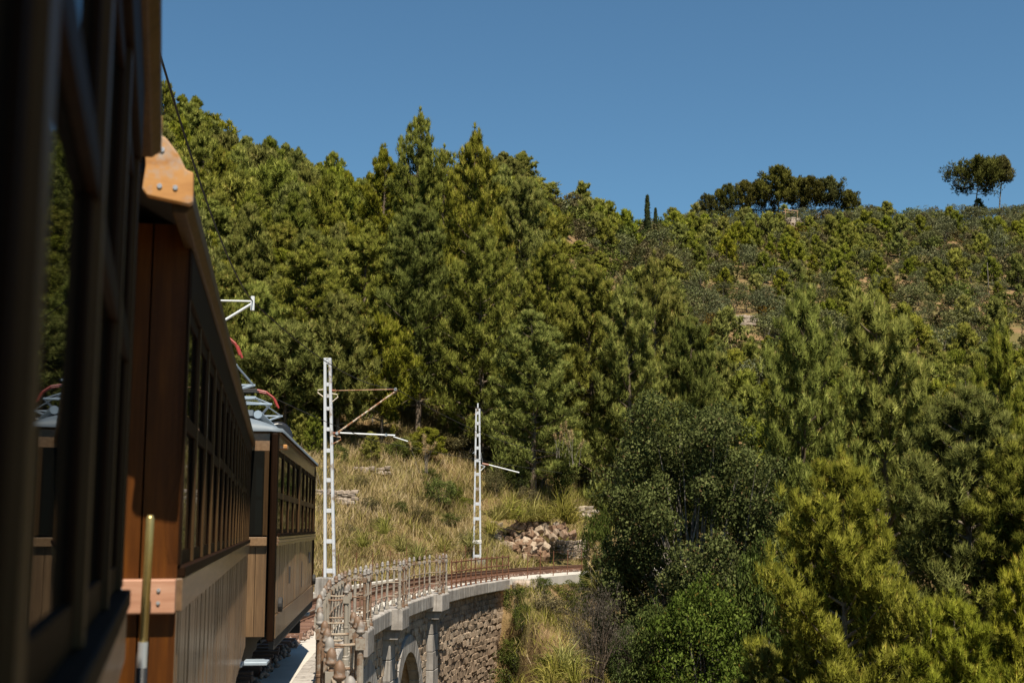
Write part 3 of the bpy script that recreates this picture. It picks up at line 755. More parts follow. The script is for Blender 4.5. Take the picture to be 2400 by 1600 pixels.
# ================================================================== TRAIN
pane_cache = {}
def carriage(root, L, hw, zs):
    """wooden carriage: local x right, y forward, z up from the rail. zs: heights"""
    zb, zbelt, zsill, zw, zcant, zroof = zs
    P = lambda mb, n, m, b=0, par=root: mb.build(n, M[m] if isinstance(m, str) else m, par, b)
    P(MB().box(-hw+.02, hw-.09, -L/2+.03, L/2-.03, zb+.02, zsill-.02), 'lower_body', 'interior')
    P(MB().box(-hw+.05, hw-.16, -L/2+.06, L/2-.06, zsill, zcant), 'interior', 'interior')
    # boards of the lower side
    nbd = int(L/.083); bw = L/nbd
    bm_ = MB().box(hw-.03, hw, -bw/2+.0015, bw/2-.0015, zb, zbelt-.002).mesh('board', M['board'])
    bm_.transform(Matrix.Translation((0,0,0)))
    for i in range(nbd):
        o = link('board', bm_, root); o.location = (rnd.uniform(-.003,.002), -L/2 + bw*(i+.5), 0)
    P(MB().box(hw-.03, hw+.016, -L/2, L/2, zbelt, zsill-.015), 'belt_rail', 'belt', .004)
    P(MB().box(hw-.06, hw+.022, -L/2+.01, L/2-.01, zsill-.013, zsill+.022), 'sill', 'varnish', .004)
    nw = round((L-.1)/.63); sw = (L-.1)/nw
    pm = MB().box(hw-.05, hw+.004, -.024, .024, zsill+.024, zw).mesh('window_post', M['post'])
    fm = MB(); a = sw/2 - .026
    fm.box(hw-.045, hw-.006, -a, a, zsill+.024, zsill+.07); fm.box(hw-.045, hw-.006, -a, a, zw-.05, zw-.002)
    fm.box(hw-.045, hw-.006, -a, -a+.035, zsill+.072, zw-.052); fm.box(hw-.045, hw-.006, a-.035, a, zsill+.072, zw-.052)
    fmesh = fm.mesh('window', M['varnish'])
    pmesh = MB().box(hw-.018, hw-.012, -a+.03, a-.03, zsill+.06, zw-.04).mesh('pane', M['glass'])
    smesh = MB().box(hw-.011, hw+.001, -a+.005, a-.005, -.022, .022).mesh('sash_rail', M['varnish'])
    for i in range(nw+1):
        o = link('window_post', pm, root); o.location = (0, -L/2 + .05 + sw*i, 0)
        if i == nw: break
        f = link('window', fmesh, root); f.location = (0, -L/2 + .05 + sw*(i+.5), 0)
        link('pane', pmesh, f); s = link('sash_rail', smesh, f); s.location = (0, 0, zsill + .50 + rnd.choice((0, 0, .012, -.02)))
    P(MB().box(hw-.06, hw+.008, -L/2+.032, L/2-.032, zw, zcant-.03), 'cantrail', 'varnish', .004)
    P(MB().prism([(hw-.02,zcant-.03),(hw+.02,zcant-.03),(hw+.04,zcant-.01),(hw+.04,zcant+.045),(hw+.015,zcant+.07),(hw-.02,zcant+.07)], -L/2-.50, L/2+.50), 'gutter', 'post', .004)
    # roof, running out over both ends as a hood
    OV = .5
    arc = [(-hw-.02, zcant+.06)] + [(x, zcant + .06 + (zroof-zcant-.06)*(1-abs(x/(hw+.02))**2.4)) for x in np.linspace(-hw-.02, hw+.015, 17)][1:-1] + [(hw+.012, zcant+.06)]
    low = [(x, z-.05) for x, z in reversed(arc)]
    P(MB().prism(arc + low, -L/2-OV, L/2+OV), 'roof', 'roofdark')
    # ends
    for sy in (-1, 1):
        y = sy*L/2; n = 20; ew = 2*hw/n
        em = MB().box(-ew/2+.003, ew/2-.003, -.02, .02, zb, zcant+.05).mesh('end_board', M['endorange'])
        for i in range(n):
            o = link('end_board', em, root); o.location = (-hw + ew*(i+.5), y - sy*.021, 0)
        P(MB().box(-hw, hw-.003, y+sy*.002, y+sy*.045, zbelt-.005, zsill-.016), 'end_rail', 'pink', .006)
        bo = MB()
        for bx in (hw-.055, hw-.17, hw-.5):
            for bz in (zbelt+.03, zsill-.05): bo.tube([(bx, y+sy*.044, bz), (bx, y+sy*.05, bz)], .006, 8)
        P(bo, 'screw', 'steel')
        P(MB().box(hw-.06, hw+.006, y-.03 if sy > 0 else y+.001, y-.001 if sy > 0 else y+.03, zsill+.025, zcant), 'corner_post', 'varnish', .005)
        for bx in (.35,):
            P(MB().box(-.34,.34, y+sy*.001, y+sy*.03, zb+.1, zw), 'end_door', 'varnish', .01)
        # shaped board closing the roof end over the side
        poly = [(hw-.17,zcant+.215),(hw-.08,zcant+.21),(hw-.04,zcant+.185),(hw-.005,zcant+.14),(hw+.018,zcant+.095),(hw+.04,zcant+.085),(hw+.042,zcant-.005),(hw+.03,zcant-.012),(hw-.09,zcant+.01),(hw-.105,zcant+.03),(hw-.098,zcant+.10),(hw-.10,zcant+.13),(hw-.12,zcant+.14),(hw-.17,zcant+.145)]
        y2 = y + sy*(OV-.033)
        e = P(MB().prism(poly, y2+sy*.035, y2+sy*.068), 'end_bracket', 'bare', .004)
        bo = MB()
        for bx, bz in ((hw-.052,zcant+.15),(hw-.055,zcant+.04),(hw-.01,zcant+.037)): bo.tube([(bx, y2+sy*.067, bz),(bx, y2+sy*.072, bz)], .0075, 8)
        bo.build('screw', M['steel'], e)
        P(MB().prism([(-hw-.02,zcant+.06),(-hw*.5,zroof-.03),(0,zroof),(hw*.5,zroof-.03),(hw-.16,zcant+.2),(hw-.16,zcant-.02),(-hw-.02,zcant-.02)], y2+sy*.034-.03, y2+sy*.034), 'end_arch', 'varnish')
    # brass handrail with a black lower grip
    hr = empty('handrail', (0,0,0)); hr.parent = root
    y = -L/2 - .20; x = hw - .085
    zt = zsill + .185
    MB().tube([(x+.004,y,zsill-.20),(x+.010,y,zt-.012),(x+.0101,y,zt)], [.0132,.0132,.009], 14).build('brass_rod', M['brass'], hr, 0, True)
    MB().tube([(x+.003,y,zsill-.275),(x+.004,y,zsill-.198)], .0150, 14).build('collar', M['steel'], hr)
    MB().tube([(x,y,zsill-1.1),(x+.003,y,zsill-.274)], .0165, 14).build('grip', M['blackgrip'], hr, 0, True)
    MB().tube([(x,y,zsill-.9),(x,y+.2,zsill-.9)], .012, 8).build('stay', M['under'], hr)
    # underframe
    P(MB().box(-.85,.85,-L/2+.1,L/2-.1,zb-.18,zb+.0), 'underframe', 'under')
    for sy in (-1,1):
        P(MB().box(-.75,.75,sy*(L/2-2)-.9,sy*(L/2-2)+.9,.22,zb-.18), 'bogie', 'under', .03)
        for ax in (-.6,.6):
            for sx in (-1,1):
                P(MB().tube([(sx*.42, sy*(L/2-2)+ax, .33),(sx*.5, sy*(L/2-2)+ax, .33)], .33, 20), 'wheel', 'under')
        P(MB().box(hw-.35,hw-.02,sy*(L/2-.02)-.32,sy*(L/2-.02)+.02,.42,.46), 'footstep', 'bluegrey', .01)
        P(MB().box(hw-.05,hw-.035,sy*(L/2-.18)-.12,sy*(L/2-.18)+.12,.46,zb), 'step_hanger', 'bluegrey')
        P(MB().box(-.12,.12,min(sy*L/2, sy*(L/2+.33)),max(sy*L/2, sy*(L/2+.33)),.5,.72), 'coupler', 'under', .02)

def chord(xa, da, xb, db, hw):
    """root frame of a car whose right side runs from (xa,da) to (xb,db)"""
    a = Vector((xa, da, 0)); b = Vector((xb, db, 0)); t = (b-a).normalized(); nrm = Vector((t.y, -t.x, 0))
    return (a+b)/2 - nrm*hw, -math.atan2(t.x, t.y), (b-a).length
pos, rz, L2 = chord(-1.079, 4.2, -2.94, 14.45, 1.2)
car2 = tag(empty('passenger_carriage', (0,0,0)), 'old wooden passenger carriage with sunlit orange end boards and brass handrail', 'train carriage', 'wooden carriages of the train')
carriage(car2, L2, 1.2, (.62, 1.635, 1.755, 2.66, 2.856, 3.25)); car2.location = pos; car2.rotation_euler = (0,0,rz)
def copy_tree(o, parent=None):
    c = o.copy(); C.objects.link(c)
    if parent is not None: c.parent = parent
    for ch in o.children: copy_tree(ch, c)
    return c
# the car the camera leans out of: its side plane passes 8 cm to the left of the lens
th = math.atan(-.271); t = Vector((math.sin(th), math.cos(th), 0)); e1 = Vector((-.08 - .271*2.65, 2.65, 0)); e0 = e1 - t*L2
pos, rz, _ = chord(e0.x, e0.y, e1.x, e1.y, 1.2)
car1 = copy_tree(car2); car1.location = pos; car1.rotation_euler = (0,0,rz)
car1['label'] = 'dark near carriage seen along its side, sky mirrored in its panes'

# motor coach
def motor_coach(root, L, hw):
    zb, zseam, zbelt, zsill, zw, zcant = .64, .92, 1.70, 1.82, 2.80, 3.0
    P = lambda mb, n, m, b=0, par=root: mb.build(n, M[m] if isinstance(m, str) else m, par, b)
    P(MB().box(-hw+.02,hw-.1,-L/2+.05,L/2-.05,zb+.05,zsill), 'lower_body', 'interior')
    P(MB().box(-hw+.05,hw-.15,-L/2+.07,L/2-.07,zsill,zcant), 'interior', 'interior')
    nb = int((L-.2)/.085); bw = (L-.2)/nb
    for nm, z0, z1 in (('board', zseam+.006, zbelt-.002),):
        bm_ = MB().box(hw-.03,hw,-bw/2+.003,bw/2-.003,z0,z1).mesh(nm, M['board'])
        for i in range(nb):
            y = -L/2+.1+bw*(i+.5); o = link(nm, bm_, root); o.location = (.03*math.sin(math.pi*(i+.5)/nb) - .01 + rnd.uniform(-.003,.003), y, 0)
    for i in range(6):
        a = -L/2+.1 + (L-.2)*i/6; P(MB().box(hw-.02,hw+.022,a+.004,a+(L-.2)/6-.004,zb+.02,zseam-.004), 'skirt_board', 'board', .004)
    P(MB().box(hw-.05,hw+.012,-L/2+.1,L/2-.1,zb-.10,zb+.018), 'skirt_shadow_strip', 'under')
    for k, (z0, z1, e) in enumerate(((zbelt,zbelt+.035,.03),(zbelt+.037,zbelt+.07,.04),(zbelt+.072,zsill-.016,.03))):
        P(MB().box(hw-.03,hw+e,-L/2+.1,L/2-.1,z0,z1), 'belt_moulding', 'belt', .004)
    P(MB().box(hw-.06,hw+.045,-L/2+.1,L/2-.1,zsill-.014,zsill+.02), 'sill', 'varnish', .003)
    # corner pillars
    for sy in (-1,1): P(MB().box(hw-.06,hw+.015,sy*L/2-.1 if sy < 0 else L/2-.098,sy*L/2+.098 if sy < 0 else L/2+.1,zb,zcant-.02), 'corner_pillar', 'varnish', .02)
    # windows: two groups of four, a broad pillar between
    g = (L-.2-.26)/2; wv = g/4
    f_ = MB(); a = wv/2-.03
    f_.box(hw-.05,hw-.006,-a,a,zsill+.022,zsill+.07); f_.box(hw-.05,hw-.006,-a,a,zw-.06,zw-.002); f_.box(hw-.05,hw-.006,-a,-a+.035,zsill+.072,zw-.062); f_.box(hw-.05,hw-.006,a-.035,a,zsill+.072,zw-.062)
    fm = f_.mesh('window', M['varnish']); pm = MB().box(hw-.02,hw-.014,-a+.03,a-.03,zsill+.06,zw-.05).mesh('pane', M['glass']); sm_ = MB().box(hw-.013,hw+.004,-a+.01,a-.01,-.035,.035).mesh('sash_rail', M['post'])
    wp = MB().box(hw-.05,hw+.004,-.028,.028,zsill+.022,zw).mesh('window_post', M['post'])
    for s0 in (-L/2+.1, .13):
        for i in range(5):
            o = link('window_post', wp, root); o.location = (0, s0+wv*i, 0)
            if i < 4:
                f = link('window', fm, root); f.location = (0, s0+wv*(i+.5), 0); link('pane', pm, f); s = link('sash_rail', sm_, f); s.location = (0,0,zsill+.46)
    P(MB().box(hw-.05,hw+.016,-.13,.13,zsill+.022,zw), 'broad_pillar', 'post', .005)
    P(MB().box(hw-.06,hw+.006,-L/2+.1,L/2-.1,zw,zcant-.02), 'cantrail', 'belt', .004)
    # lamp bracket by the first window, grab handles, vents
    P(MB().box(hw,hw+.09,-L/2+.28,-L/2+.50,zw+.02,zw+.07), 'blind_roller', 'bare', .01)
    for y, z, h in ((-L/2+2.2,1.3,.22),(.6,1.22,.38),(L/2-1.4,1.42,.18)): P(MB().box(hw+.005,hw+.03,y-.018,y+.018,z-h/2,z+h/2), 'grab_handle', 'under', .006)
    for y, z in ((-L/2+.45,1.02),(L/2-.35,1.02)): P(MB().tube([(hw+.02,y,z),(hw+.07,y,z)],.085,14), 'side_lamp', 'under', .01)
    # roof: rounded hood over the ends, grey
    NX = 21; NY = 25; vs = []; fs = []
    ys = [-L/2-.06 + (L+.12)*j/(NY-1) for j in range(NY)]
    for y in ys:
        e = min(y + L/2+.06, L/2+.06 - y); k = min(1, max(0, e/.75)); k = math.sqrt(1-(1-k)**2); top = .07 + .17*k
        for i in range(NX):
            x = -hw-.06 + (2*hw+.12)*i/(NX-1); q = abs(x/(hw+.06)); vs.append((x, y, zcant + .03 + top*(1-q**3.2)))
    for j in range(NY-1):
        for i in range(NX-1): fs.append((j*NX+i, j*NX+i+1, (j+1)*NX+i+1, (j+1)*NX+i))
    nt0 = len(vs); vs += [(x,y,z-.04 if abs(abs(x)-hw-.06) < .01 else zcant-.0) for x,y,z in vs]
    for j in range(NY-1): 
        fs.append((j*NX, (j+1)*NX, nt0+(j+1)*NX, nt0+j*NX)); fs.append((j*NX+NX-1, nt0+j*NX+NX-1, nt0+(j+1)*NX+NX-1, (j+1)*NX+NX-1))
    for j in (0, NY-1):
        for i in range(NX-1): fs.append((j*NX+i, j*NX+i+1, nt0+j*NX+i+1, nt0+j*NX+i))
    P(MB().add(vs, fs), 'roof', 'greyroof', 0).data.polygons.foreach_set('use_smooth', [True]*len(fs))
    P(MB().box(-hw-.03,hw+.03,-L/2-.03,L/2+.03,zcant-.02,zcant+.025), 'roof_moulding', 'post', .008)
    P(MB().tube([(hw-.28,-L/2+.5,zcant+.24),(hw-.28,L/2-.3,zcant+.24)], .05, 10), 'roof_conduit', 'bluegrey')
    P(MB().box(hw-.55,hw-.36,-L/2+.7,L/2-.9,zcant+.24,zcant+.31), 'roof_walkway', 'greyroof')
    # big round lamp on the far end of the roof
    hl = P(MB().lathe([(.05,-.26),(.2,-.24),(.25,-.16),(.26,.0),(.255,.2),(.22,.24),(.21,.245)], 20), 'roof_lamp', 'lamp'); hl.location = (hw-.62, L/2-.95, zcant+.44); hl.rotation_euler = (R_(90),0,R_(12))
    # end face with a window
    for sy in (-1,1):
        y = sy*L/2; n = 18; ew = (2*hw-.29)/n
        em = MB().box(-ew/2+.003,ew/2-.003,-.02,.02,zb+.05,zbelt).mesh('end_board', M['board'])
        for i in range(n): o = link('end_board', em, root); o.location = (-hw+.2+ew*(i+.5), y-sy*.03, 0)
        P(MB().box(-hw+.2,hw-.088,y+sy*.0,y+sy*.045,zbelt,zsill-.02), 'end_belt', 'belt', .006)
        P(MB().box(-hw+.2,hw-.088,min(y-sy*.05,y),max(y-sy*.05,y),zw-.02,zcant-.02), 'end_header', 'belt')
        for x0, x1 in ((-hw+.2,-.35),(-.3,.3),(.35,hw-.088)):
            f = P(MB().box(x0,x0+.05,y-.03,y+.02,zsill,zw-.02).box(x1-.05,x1,y-.03,y+.02,zsill,zw-.02), 'end_window', 'post')
            MB().box(x0+.04,x1-.04,y-.01,y-.004,zsill,zw-.02).build('pane', M['glass'], f)
        P(MB().box(hw-.3,hw-.03,sy*(L/2-.05)-.3,sy*(L/2-.05)+.05,.40,.44), 'footstep', 'bluegrey', .01)
        P(MB().box(-.12,.12,min(y,y+sy*.33),max(y,y+sy*.33),.5,.72), 'coupler', 'under', .02)
    P(MB().box(-.9,.9,-L/2+.1,L/2-.1,.45,zb), 'underframe', 'under')
    for sy in (-1,1):
        P(MB().box(-.8,.8,sy*(L/2-1.7)-1,sy*(L/2-1.7)+1,.2,.5), 'bogie', 'under', .03)
        for ax in (-.7,.7):
            for sx in (-1,1): P(MB().tube([(sx*.42,sy*(L/2-1.7)+ax,.36),(sx*.5,sy*(L/2-1.7)+ax,.36)],.36,20), 'wheel', 'under')
        P(MB().box(.78,.84,sy*(L/2-1.7)-1.1,sy*(L/2-1.7)+1.1,.3,.5), 'bogie_frame', 'under', .02)
    P(MB().box(.6,1.1,L/2-.5,L/2-.42,.12,.5), 'guard_plate', 'under', .01)
def pantograph(root, y, zr, ztop, zmid, half=.85):
    pt = empty('pantograph', (0, y, 0)); pt.parent = root
    b = MB()
    for sx in (-.55,.55): b.box(sx-.03,sx+.03,-.75,.75,zr+.06,zr+.11)
    for sy in (-.7,.7): b.box(-.6,.6,sy-.03,sy+.03,zr+.11,zr+.16)
    b.build('base_frame', M['bluegrey'], pt)
    ins = MB()
    for sx in (-.55,.55):
        for sy in (-.7,.7): ins.lathe([(.05,0),(.05,.02),(.03,.03),(.055,.05),(.03,.065),(.05,.08)], 8, (sx, sy, zr-.03))
    ins.build('insulator', M['porcelain'], pt)
    a = MB()
    for sx in (-1,1):
        for sy in (-1,1):
            a.tube([(sx*.5, sy*.3, zr+.15), (sx*.78, sy*1.05, zmid)], .017, 6); a.tube([(sx*.78, sy*1.05, zmid), (sx*.45, sy*.12, ztop-.12)], .012, 6)
    for sy in (-1,1): a.tube([(-.8,sy*1.05,zmid),(.8,sy*1.05,zmid)], .015, 6)
    a.tube([(-.78,-1.05,zmid),(.45,-.2,ztop-.14)], .012, 5); a.tube([(.78,-1.05,zmid),(-.45,-.2,ztop-.14)], .012, 5)
    a.build('linkage', M['bluegrey'], pt)
    for sy in (-.14,.14):
        MB().tube([(-half*.62,sy,ztop),(half*.62,sy,ztop)], .018, 8).build('contact_strip', M['under'], pt)
    for sx in (-1,1):
        for sy in (-.14,.14):
            MB().tube([(sx*half*.62,sy,ztop),(sx*half*.8,sy,ztop-.03),(sx*half*.95,sy,ztop-.12),(sx*half*1.03,sy,ztop-.26)], .016, 8).build('horn', M['red'], pt)
    MB().box(-half*.6,half*.6,-.16,.16,ztop-.13,ztop-.10).build('head_frame', M['bluegrey'], pt)
pos, rz, L3 = chord(-2.70, 14.75, -3.52, 22.95, 1.27)
car3 = tag(empty('motor_coach', (0,0,0)), 'wooden electric motor coach with grey roof, red pantograph horns and black roof lamp', 'motor coach')
motor_coach(car3, L3, 1.27); car3.location = pos; car3.rotation_euler = (0,0,rz)
pantograph(car3, -L3/2 + .95, 3.42, 4.25, 3.75, .70)
pantograph(car3, L3/2 - 2.6, 3.42, 4.06, 3.75, .78)

# ================================================================== MASTS AND WIRES
def mast(name, label, d, px_top, px_bot, py_top, py_bot, w_top, w_bot, battens, group=None):
    A = at(px_bot, py_bot, d); B = at(px_top, py_top, d); H = B.z - A.z
    r = tag(empty(name, (A.x, A.y, A.z)), label, 'mast', group); lean = (B.x - A.x)
    def X(z): return lean*z/H
    def Wd(z): return w_bot + (w_top - w_bot)*z/H
    for s in (-1,1):
        mb = MB(); fw = .085; vs = []
        for z in (0, H):
            c = X(z) + s*(Wd(z)/2 - fw/2)
            for dx, dy in ((-fw/2,-.09),(fw/2,-.09),(fw/2,.09),(-fw/2,.09)): vs.append((c+dx, dy, z))
        mb.add(vs, [(3,2,1,0),(4,5,6,7),(0,1,5,4),(1,2,6,5),(2,3,7,6),(3,0,4,7)]).build('flange', M['mast'], r, .008)
    for z, h in battens:
        a = Wd(z)/2 - .088; MB().box(X(z)-a, X(z)+a, -.075, .075, z-h/2, z+h/2).build('batten', M['mast'], r, .006)
    a = Wd(H)/2; MB().box(lean-a, lean+a, -.088, .088, H-.02, H+.012).build('cap', M['mast'], r, .004)
    g = gz(A.x, A.y)
    MB().box(-.42,.42,-.42,.42,min(g,A.z-.5)-.3-A.z,.0).build('footing', M['ashlar'], r, .03)
    return r, X, Wd, H
def bracket(r, pts, mat='rustarm', rad=.018):
    MB().tube(pts, rad, 6).build('bracket', M[mat], r)
D1 = 41.0
m1, X1, W1, H1 = mast('lattice_mast', 'nearer white lattice mast with a triangular rusty arm', D1, 768, 773, 840, 1352, .24, .375,
    [(0.2,.14),(1.12,.13),(2.08,.13),(3.04,.13),(3.98,.13),(4.66,.12),(5.32,.12),(5.73,.11),(6.1,.12),(6.86,.2)], 'lattice masts of the overhead line')
q = lambda px, py, dy=0: at(px, py, D1) - m1.location + Vector((0, dy, 0))
a = MB().tube([q(785,915),q(926,912)], .014, 7).build('stay_rod', M['rustrod'], m1)
MB().tube([q(789,1015),q(931,914)], .030, 9).build('strut_tube', M['rustarm'], m1)
MB().tube([q(795,1014),q(926,1020)], .026, 9).build('steady_tube', M['whitetube'], m1)
MB().tube([q(922,1023),q(956,1034)], .018, 7).build('registration_arm', M['whitetube'], m1)
for p_ in ((927,912),(790,1015),(905,1019)): MB().tube([q(*p_,-.05),q(*p_,.05)], .05, 8).build('clamp', M['steel'], m1)
MB().tube([q(770,915),q(787,915)], .035, 8).build('insulator', M['porcelain'], m1); MB().tube([q(777,1015),q(797,1014)], .035, 8).build('insulator', M['porcelain'], m1)
bracket(m1, [q(778,922),q(790,924),q(792,930),q(779,941)]); bracket(m1, [q(761,912),q(745,914),q(745,920),q(760,931)]); bracket(m1, [q(780,1021),q(798,1024),q(799,1030),q(779,1040)])
D2 = 66.0
m2, X2, W2, H2 = mast('lattice_mast', 'farther grey lattice mast carrying a small white number plate', D2, 1120, 1118, 958, 1308, .25, .43,
    [(0.12,.14)] + [(z, .16) for z in (2.0,2.75,3.5,4.25,4.96,5.6,6.25,6.86,7.4)] + [(H_, .25) for H_ in (7.78,)], 'lattice masts of the overhead line')
zpl = at(1118,1269,D2).z - m2.location.z
pl = MB().box(X2(zpl)-.225,X2(zpl)+.225,-.115,-.10,zpl-.09,zpl+.09).build('number_plate', M['plate'], m2)
def glyphs(parent, text, x, y, z, h, mat):
    cu = bpy.data.curves.new('t', 'FONT'); cu.body = text; cu.size = h; cu.align_x = 'CENTER'; cu.align_y = 'CENTER'; cu.extrude = .002
    t_ = bpy.data.objects.new('t', cu); C.objects.link(t_); bpy.context.view_layer.update()
    me = bpy.data.meshes.new_from_object(t_.evaluated_get(bpy.context.evaluated_depsgraph_get())); bpy.data.objects.remove(t_)
    o = link('lettering', me, parent, mat); o.location = (x, y, z); o.rotation_euler = (R_(90),0,0); me.materials.clear(); me.materials.append(mat)
glyphs(pl, '21', X2(zpl), -.118, zpl, .15, M['ink'])
q2 = lambda px, py: at(px, py, D2) - m2.location
MB().tube([q2(1139,1087),q2(1217,1107)], .03, 8).build('steady_tube', M['whitetube'], m2)
MB().tube([q2(1130,1086),q2(1146,1089)], .055, 8).build('insulator', M['porcelain'], m2)
bracket(m2, [q2(1124,1089),q2(1137,1092),q2(1126,1103)], 'whitetube', .022); bracket(m2, [q2(1112,1059),q2(1120,1070),q2(1121,1086)], 'under', .012); bracket(m2, [q2(1108,1062),q2(1113,1058)], 'steel', .02)
MB().tube([q2(1127,1060),q2(1131,1084)], .01, 5).build('stay_rod', M['steel'], m2)
# the mast hidden behind the carriages, whose white arm reaches out over the roofs
D0 = 24.7
tip = at(592,706,D0); mp_ = TP(D0, -2.3, 0)
m0 = tag(empty('lattice_mast', (mp_.x, mp_.y, -.3)), 'lattice mast behind the coaches, only its white bracket arm showing', 'mast', 'lattice masts of the overhead line')
for s in (-1,1): MB().box(s*.14-.045,s*.14+.045,-.09,.09,0,7.3).build('flange', M['mast'], m0)
for z in np.arange(.4,7.3,.9): MB().box(-.094,.094,-.075,.075,z-.06,z+.06).build('batten', M['mast'], m0)
lt = tip - m0.location
MB().tube([(0.1,0,lt.z+.03), lt], .017, 8).build('stay_tube', M['whitetube'], m0)
MB().tube([(.1,0,lt.z-1.42), lt + Vector((0,0,-.04))], .026, 8).build('strut_tube', M['whitetube'], m0)
MB().tube([lt + Vector((0,0,-.18)), lt + Vector((0,0,.10))], .04, 8).build('insulator', M['whitetube'], m0)
def wire(name, label, pts, r):
    mb = MB().tube(pts, r, 5); tag(mb.build(name, M['under']), label, 'wire')
def sag(a, b, s, n=14): return [a.lerp(b, t) - Vector((0,0,4*s*t*(1-t))) for t in np.linspace(0,1,n)]
w0 = at(342,15,10.3); w00 = w0 + (w0 - tip).normalized()*14
arm1 = at(929,911,D1); t2 = at(1200,1020,D2)
wire('carrier_wire', 'black carrier wire slanting down the sky past the carriage roof', sag(w00, w0, .0, 3)[:-1] + sag(w0, tip, .35) + sag(tip, arm1, .4)[1:] + sag(arm1, arm1 + Vector((6.0,27,-.5)), .4)[1:], .0125)
c0 = TP(6, 0, 4.62); cA = TP(24.7, 0, 4.6); cB = TP(41, .1, 4.68); cC = TP(66, 0, 4.7)
wire('contact_wire', 'thin copper contact wire above the pantographs', sag(c0, cA, .05) + sag(cA, cB, .05)[1:] + sag(cB, cC, .05)[1:], .009)
for k, d in enumerate((30.5, 36.0)):
    pass

# ================================================================== VEGETATION
HF = dict(rc=.078, up=1.0, twigs=3, per_branch=(.36,.52,.66,.78,.9,1.03))
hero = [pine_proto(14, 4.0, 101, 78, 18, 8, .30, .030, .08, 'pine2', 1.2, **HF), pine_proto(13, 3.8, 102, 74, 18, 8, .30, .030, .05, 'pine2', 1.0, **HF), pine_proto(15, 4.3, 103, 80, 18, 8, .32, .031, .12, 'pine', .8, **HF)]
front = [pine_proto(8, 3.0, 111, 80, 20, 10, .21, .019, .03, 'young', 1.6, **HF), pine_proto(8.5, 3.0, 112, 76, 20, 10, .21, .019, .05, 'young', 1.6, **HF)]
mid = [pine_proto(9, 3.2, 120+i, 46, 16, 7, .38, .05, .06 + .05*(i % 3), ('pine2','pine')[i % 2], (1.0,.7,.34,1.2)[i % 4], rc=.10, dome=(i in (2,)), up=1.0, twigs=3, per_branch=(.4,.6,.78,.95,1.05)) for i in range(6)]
far = [pine_proto(7.5, 2.7, 140+i, 30, 13, 6, .48, .08, .06 + .06*(i % 2), ('pine2','pine','pine')[i % 3], (1.0,.6,.4)[i % 3], rc=.125, dome=(i == 3), up=1.0, twigs=3) for i in range(5)]

used = []
def hero_pine(protos, k, px, py, d, R, label, group=None, name='pine_tree'):
    p = at(px, py, d); g = gz(p.x, p.y); H = p.z - g
    ph = max(v.co.z for v in protos[k][1].vertices); ph = H0[id(protos)][k]; r0 = R0[id(protos)][k]
    s = R / r0; o = place(name, protos[k], p.x, p.y, g - .1, s, label, 'pine tree', group, sz=(H/ph)/s); used.append((p.x, p.y, R)); return o
H0 = {id(hero): [14,13,15], id(front): [8,8.5], id(mid): [9]*6, id(far): [7.5]*5}; R0 = {id(hero): [4,3.8,4.3], id(front): [3,3], id(mid): [3.2]*6, id(far): [2.7]*5}

HL = [(0, 980, 262, 99, 3.7, 'tall spiky pine whose narrow tip stands highest above the wooded ridge line'),
 (1, 1117, 300, 97, 4.0, 'tall pine with two yellowish tips against the sky above the farther mast'),
 (2, 1225, 405, 99, 4.2, 'broad pine with golden shoots sloping down beside the ridge scrub'),
 (1, 900, 345, 106, 3.8, 'tall pine just beside the highest narrow tip on the uphill side'),
 (0, 1040, 348, 103, 3.5, 'pine filling the notch between the two tallest tips'),
 (2, 1285, 560, 92, 3.8, 'rounded pine on the edge of the wood above the rock cutting'),
 (2, 985, 470, 86, 4.2, 'broad dark pine with layered boughs in the middle of the wood'),
 (0, 1130, 520, 84, 4.2, 'broad pine with heavy layered boughs over the dark hollow'),
 (1, 860, 520, 88, 4.0, 'pine straight up the slope from the nearer lattice mast'),
 (2, 1385, 610, 88, 4.4, 'large soft-headed pine above the dark broad-leaved tree'),
 (0, 1530, 600, 92, 4.2, 'pine with feathery top at the valley edge of the wood'),
 (1, 1470, 660, 84, 4.0, 'pine standing between the feathery one and the rock cutting'),
 (2, 1620, 730, 86, 3.8, 'last pine of the wood beside the olive terrace'),
 (0, 1250, 720, 79, 4.0, 'low-branched pine overhanging the bank behind the farther mast'),
 (1, 720, 560, 86, 4.0, 'pine above the pantograph nearest the nearer mast'),
 (0, 1875, 660, 61, 3.9, 'tall pointed pine of the pair rising from the valley floor'),
 (1, 2054, 672, 63, 4.8, 'broad bushy twin of the pointed valley pine, many upright shoots'),
 (2, 2262, 884, 47, 4.6, 'big yellow-green pine on the valley side at the picture edge'),
 (2, 2420, 1000, 44, 4.0, 'pine cut off by the picture edge below the grey olives'),
 (1, 2330, 770, 66, 3.2, 'shaded pine behind the big edge pine, under the grey olives')]
for k, px, py, d, R, lab in HL: hero_pine(hero, k, px, py, d, R, lab)
FL = [(0, 1966, 1062, 35, 3.3, 'young yellow-green pine with a long bare-tipped leader, nearest of all'),
 (1, 2235, 1395, 31, 2.3, 'small conical pine at the bottom edge below the big valley pines'),
 (0, 2400, 1300, 33, 2.4, 'bushy young pine in the bottom corner of the view'),
 (1, 1790, 1500, 36, 1.5, 'little pine sapling beside the dry pale grass at the bottom edge')]
for k, px, py, d, R, lab in FL: hero_pine(front, k, px, py, d, R, lab, None, 'young_pine_tree')
def hit(px, py): return ground_hit(px, py, 24, 300) or 60
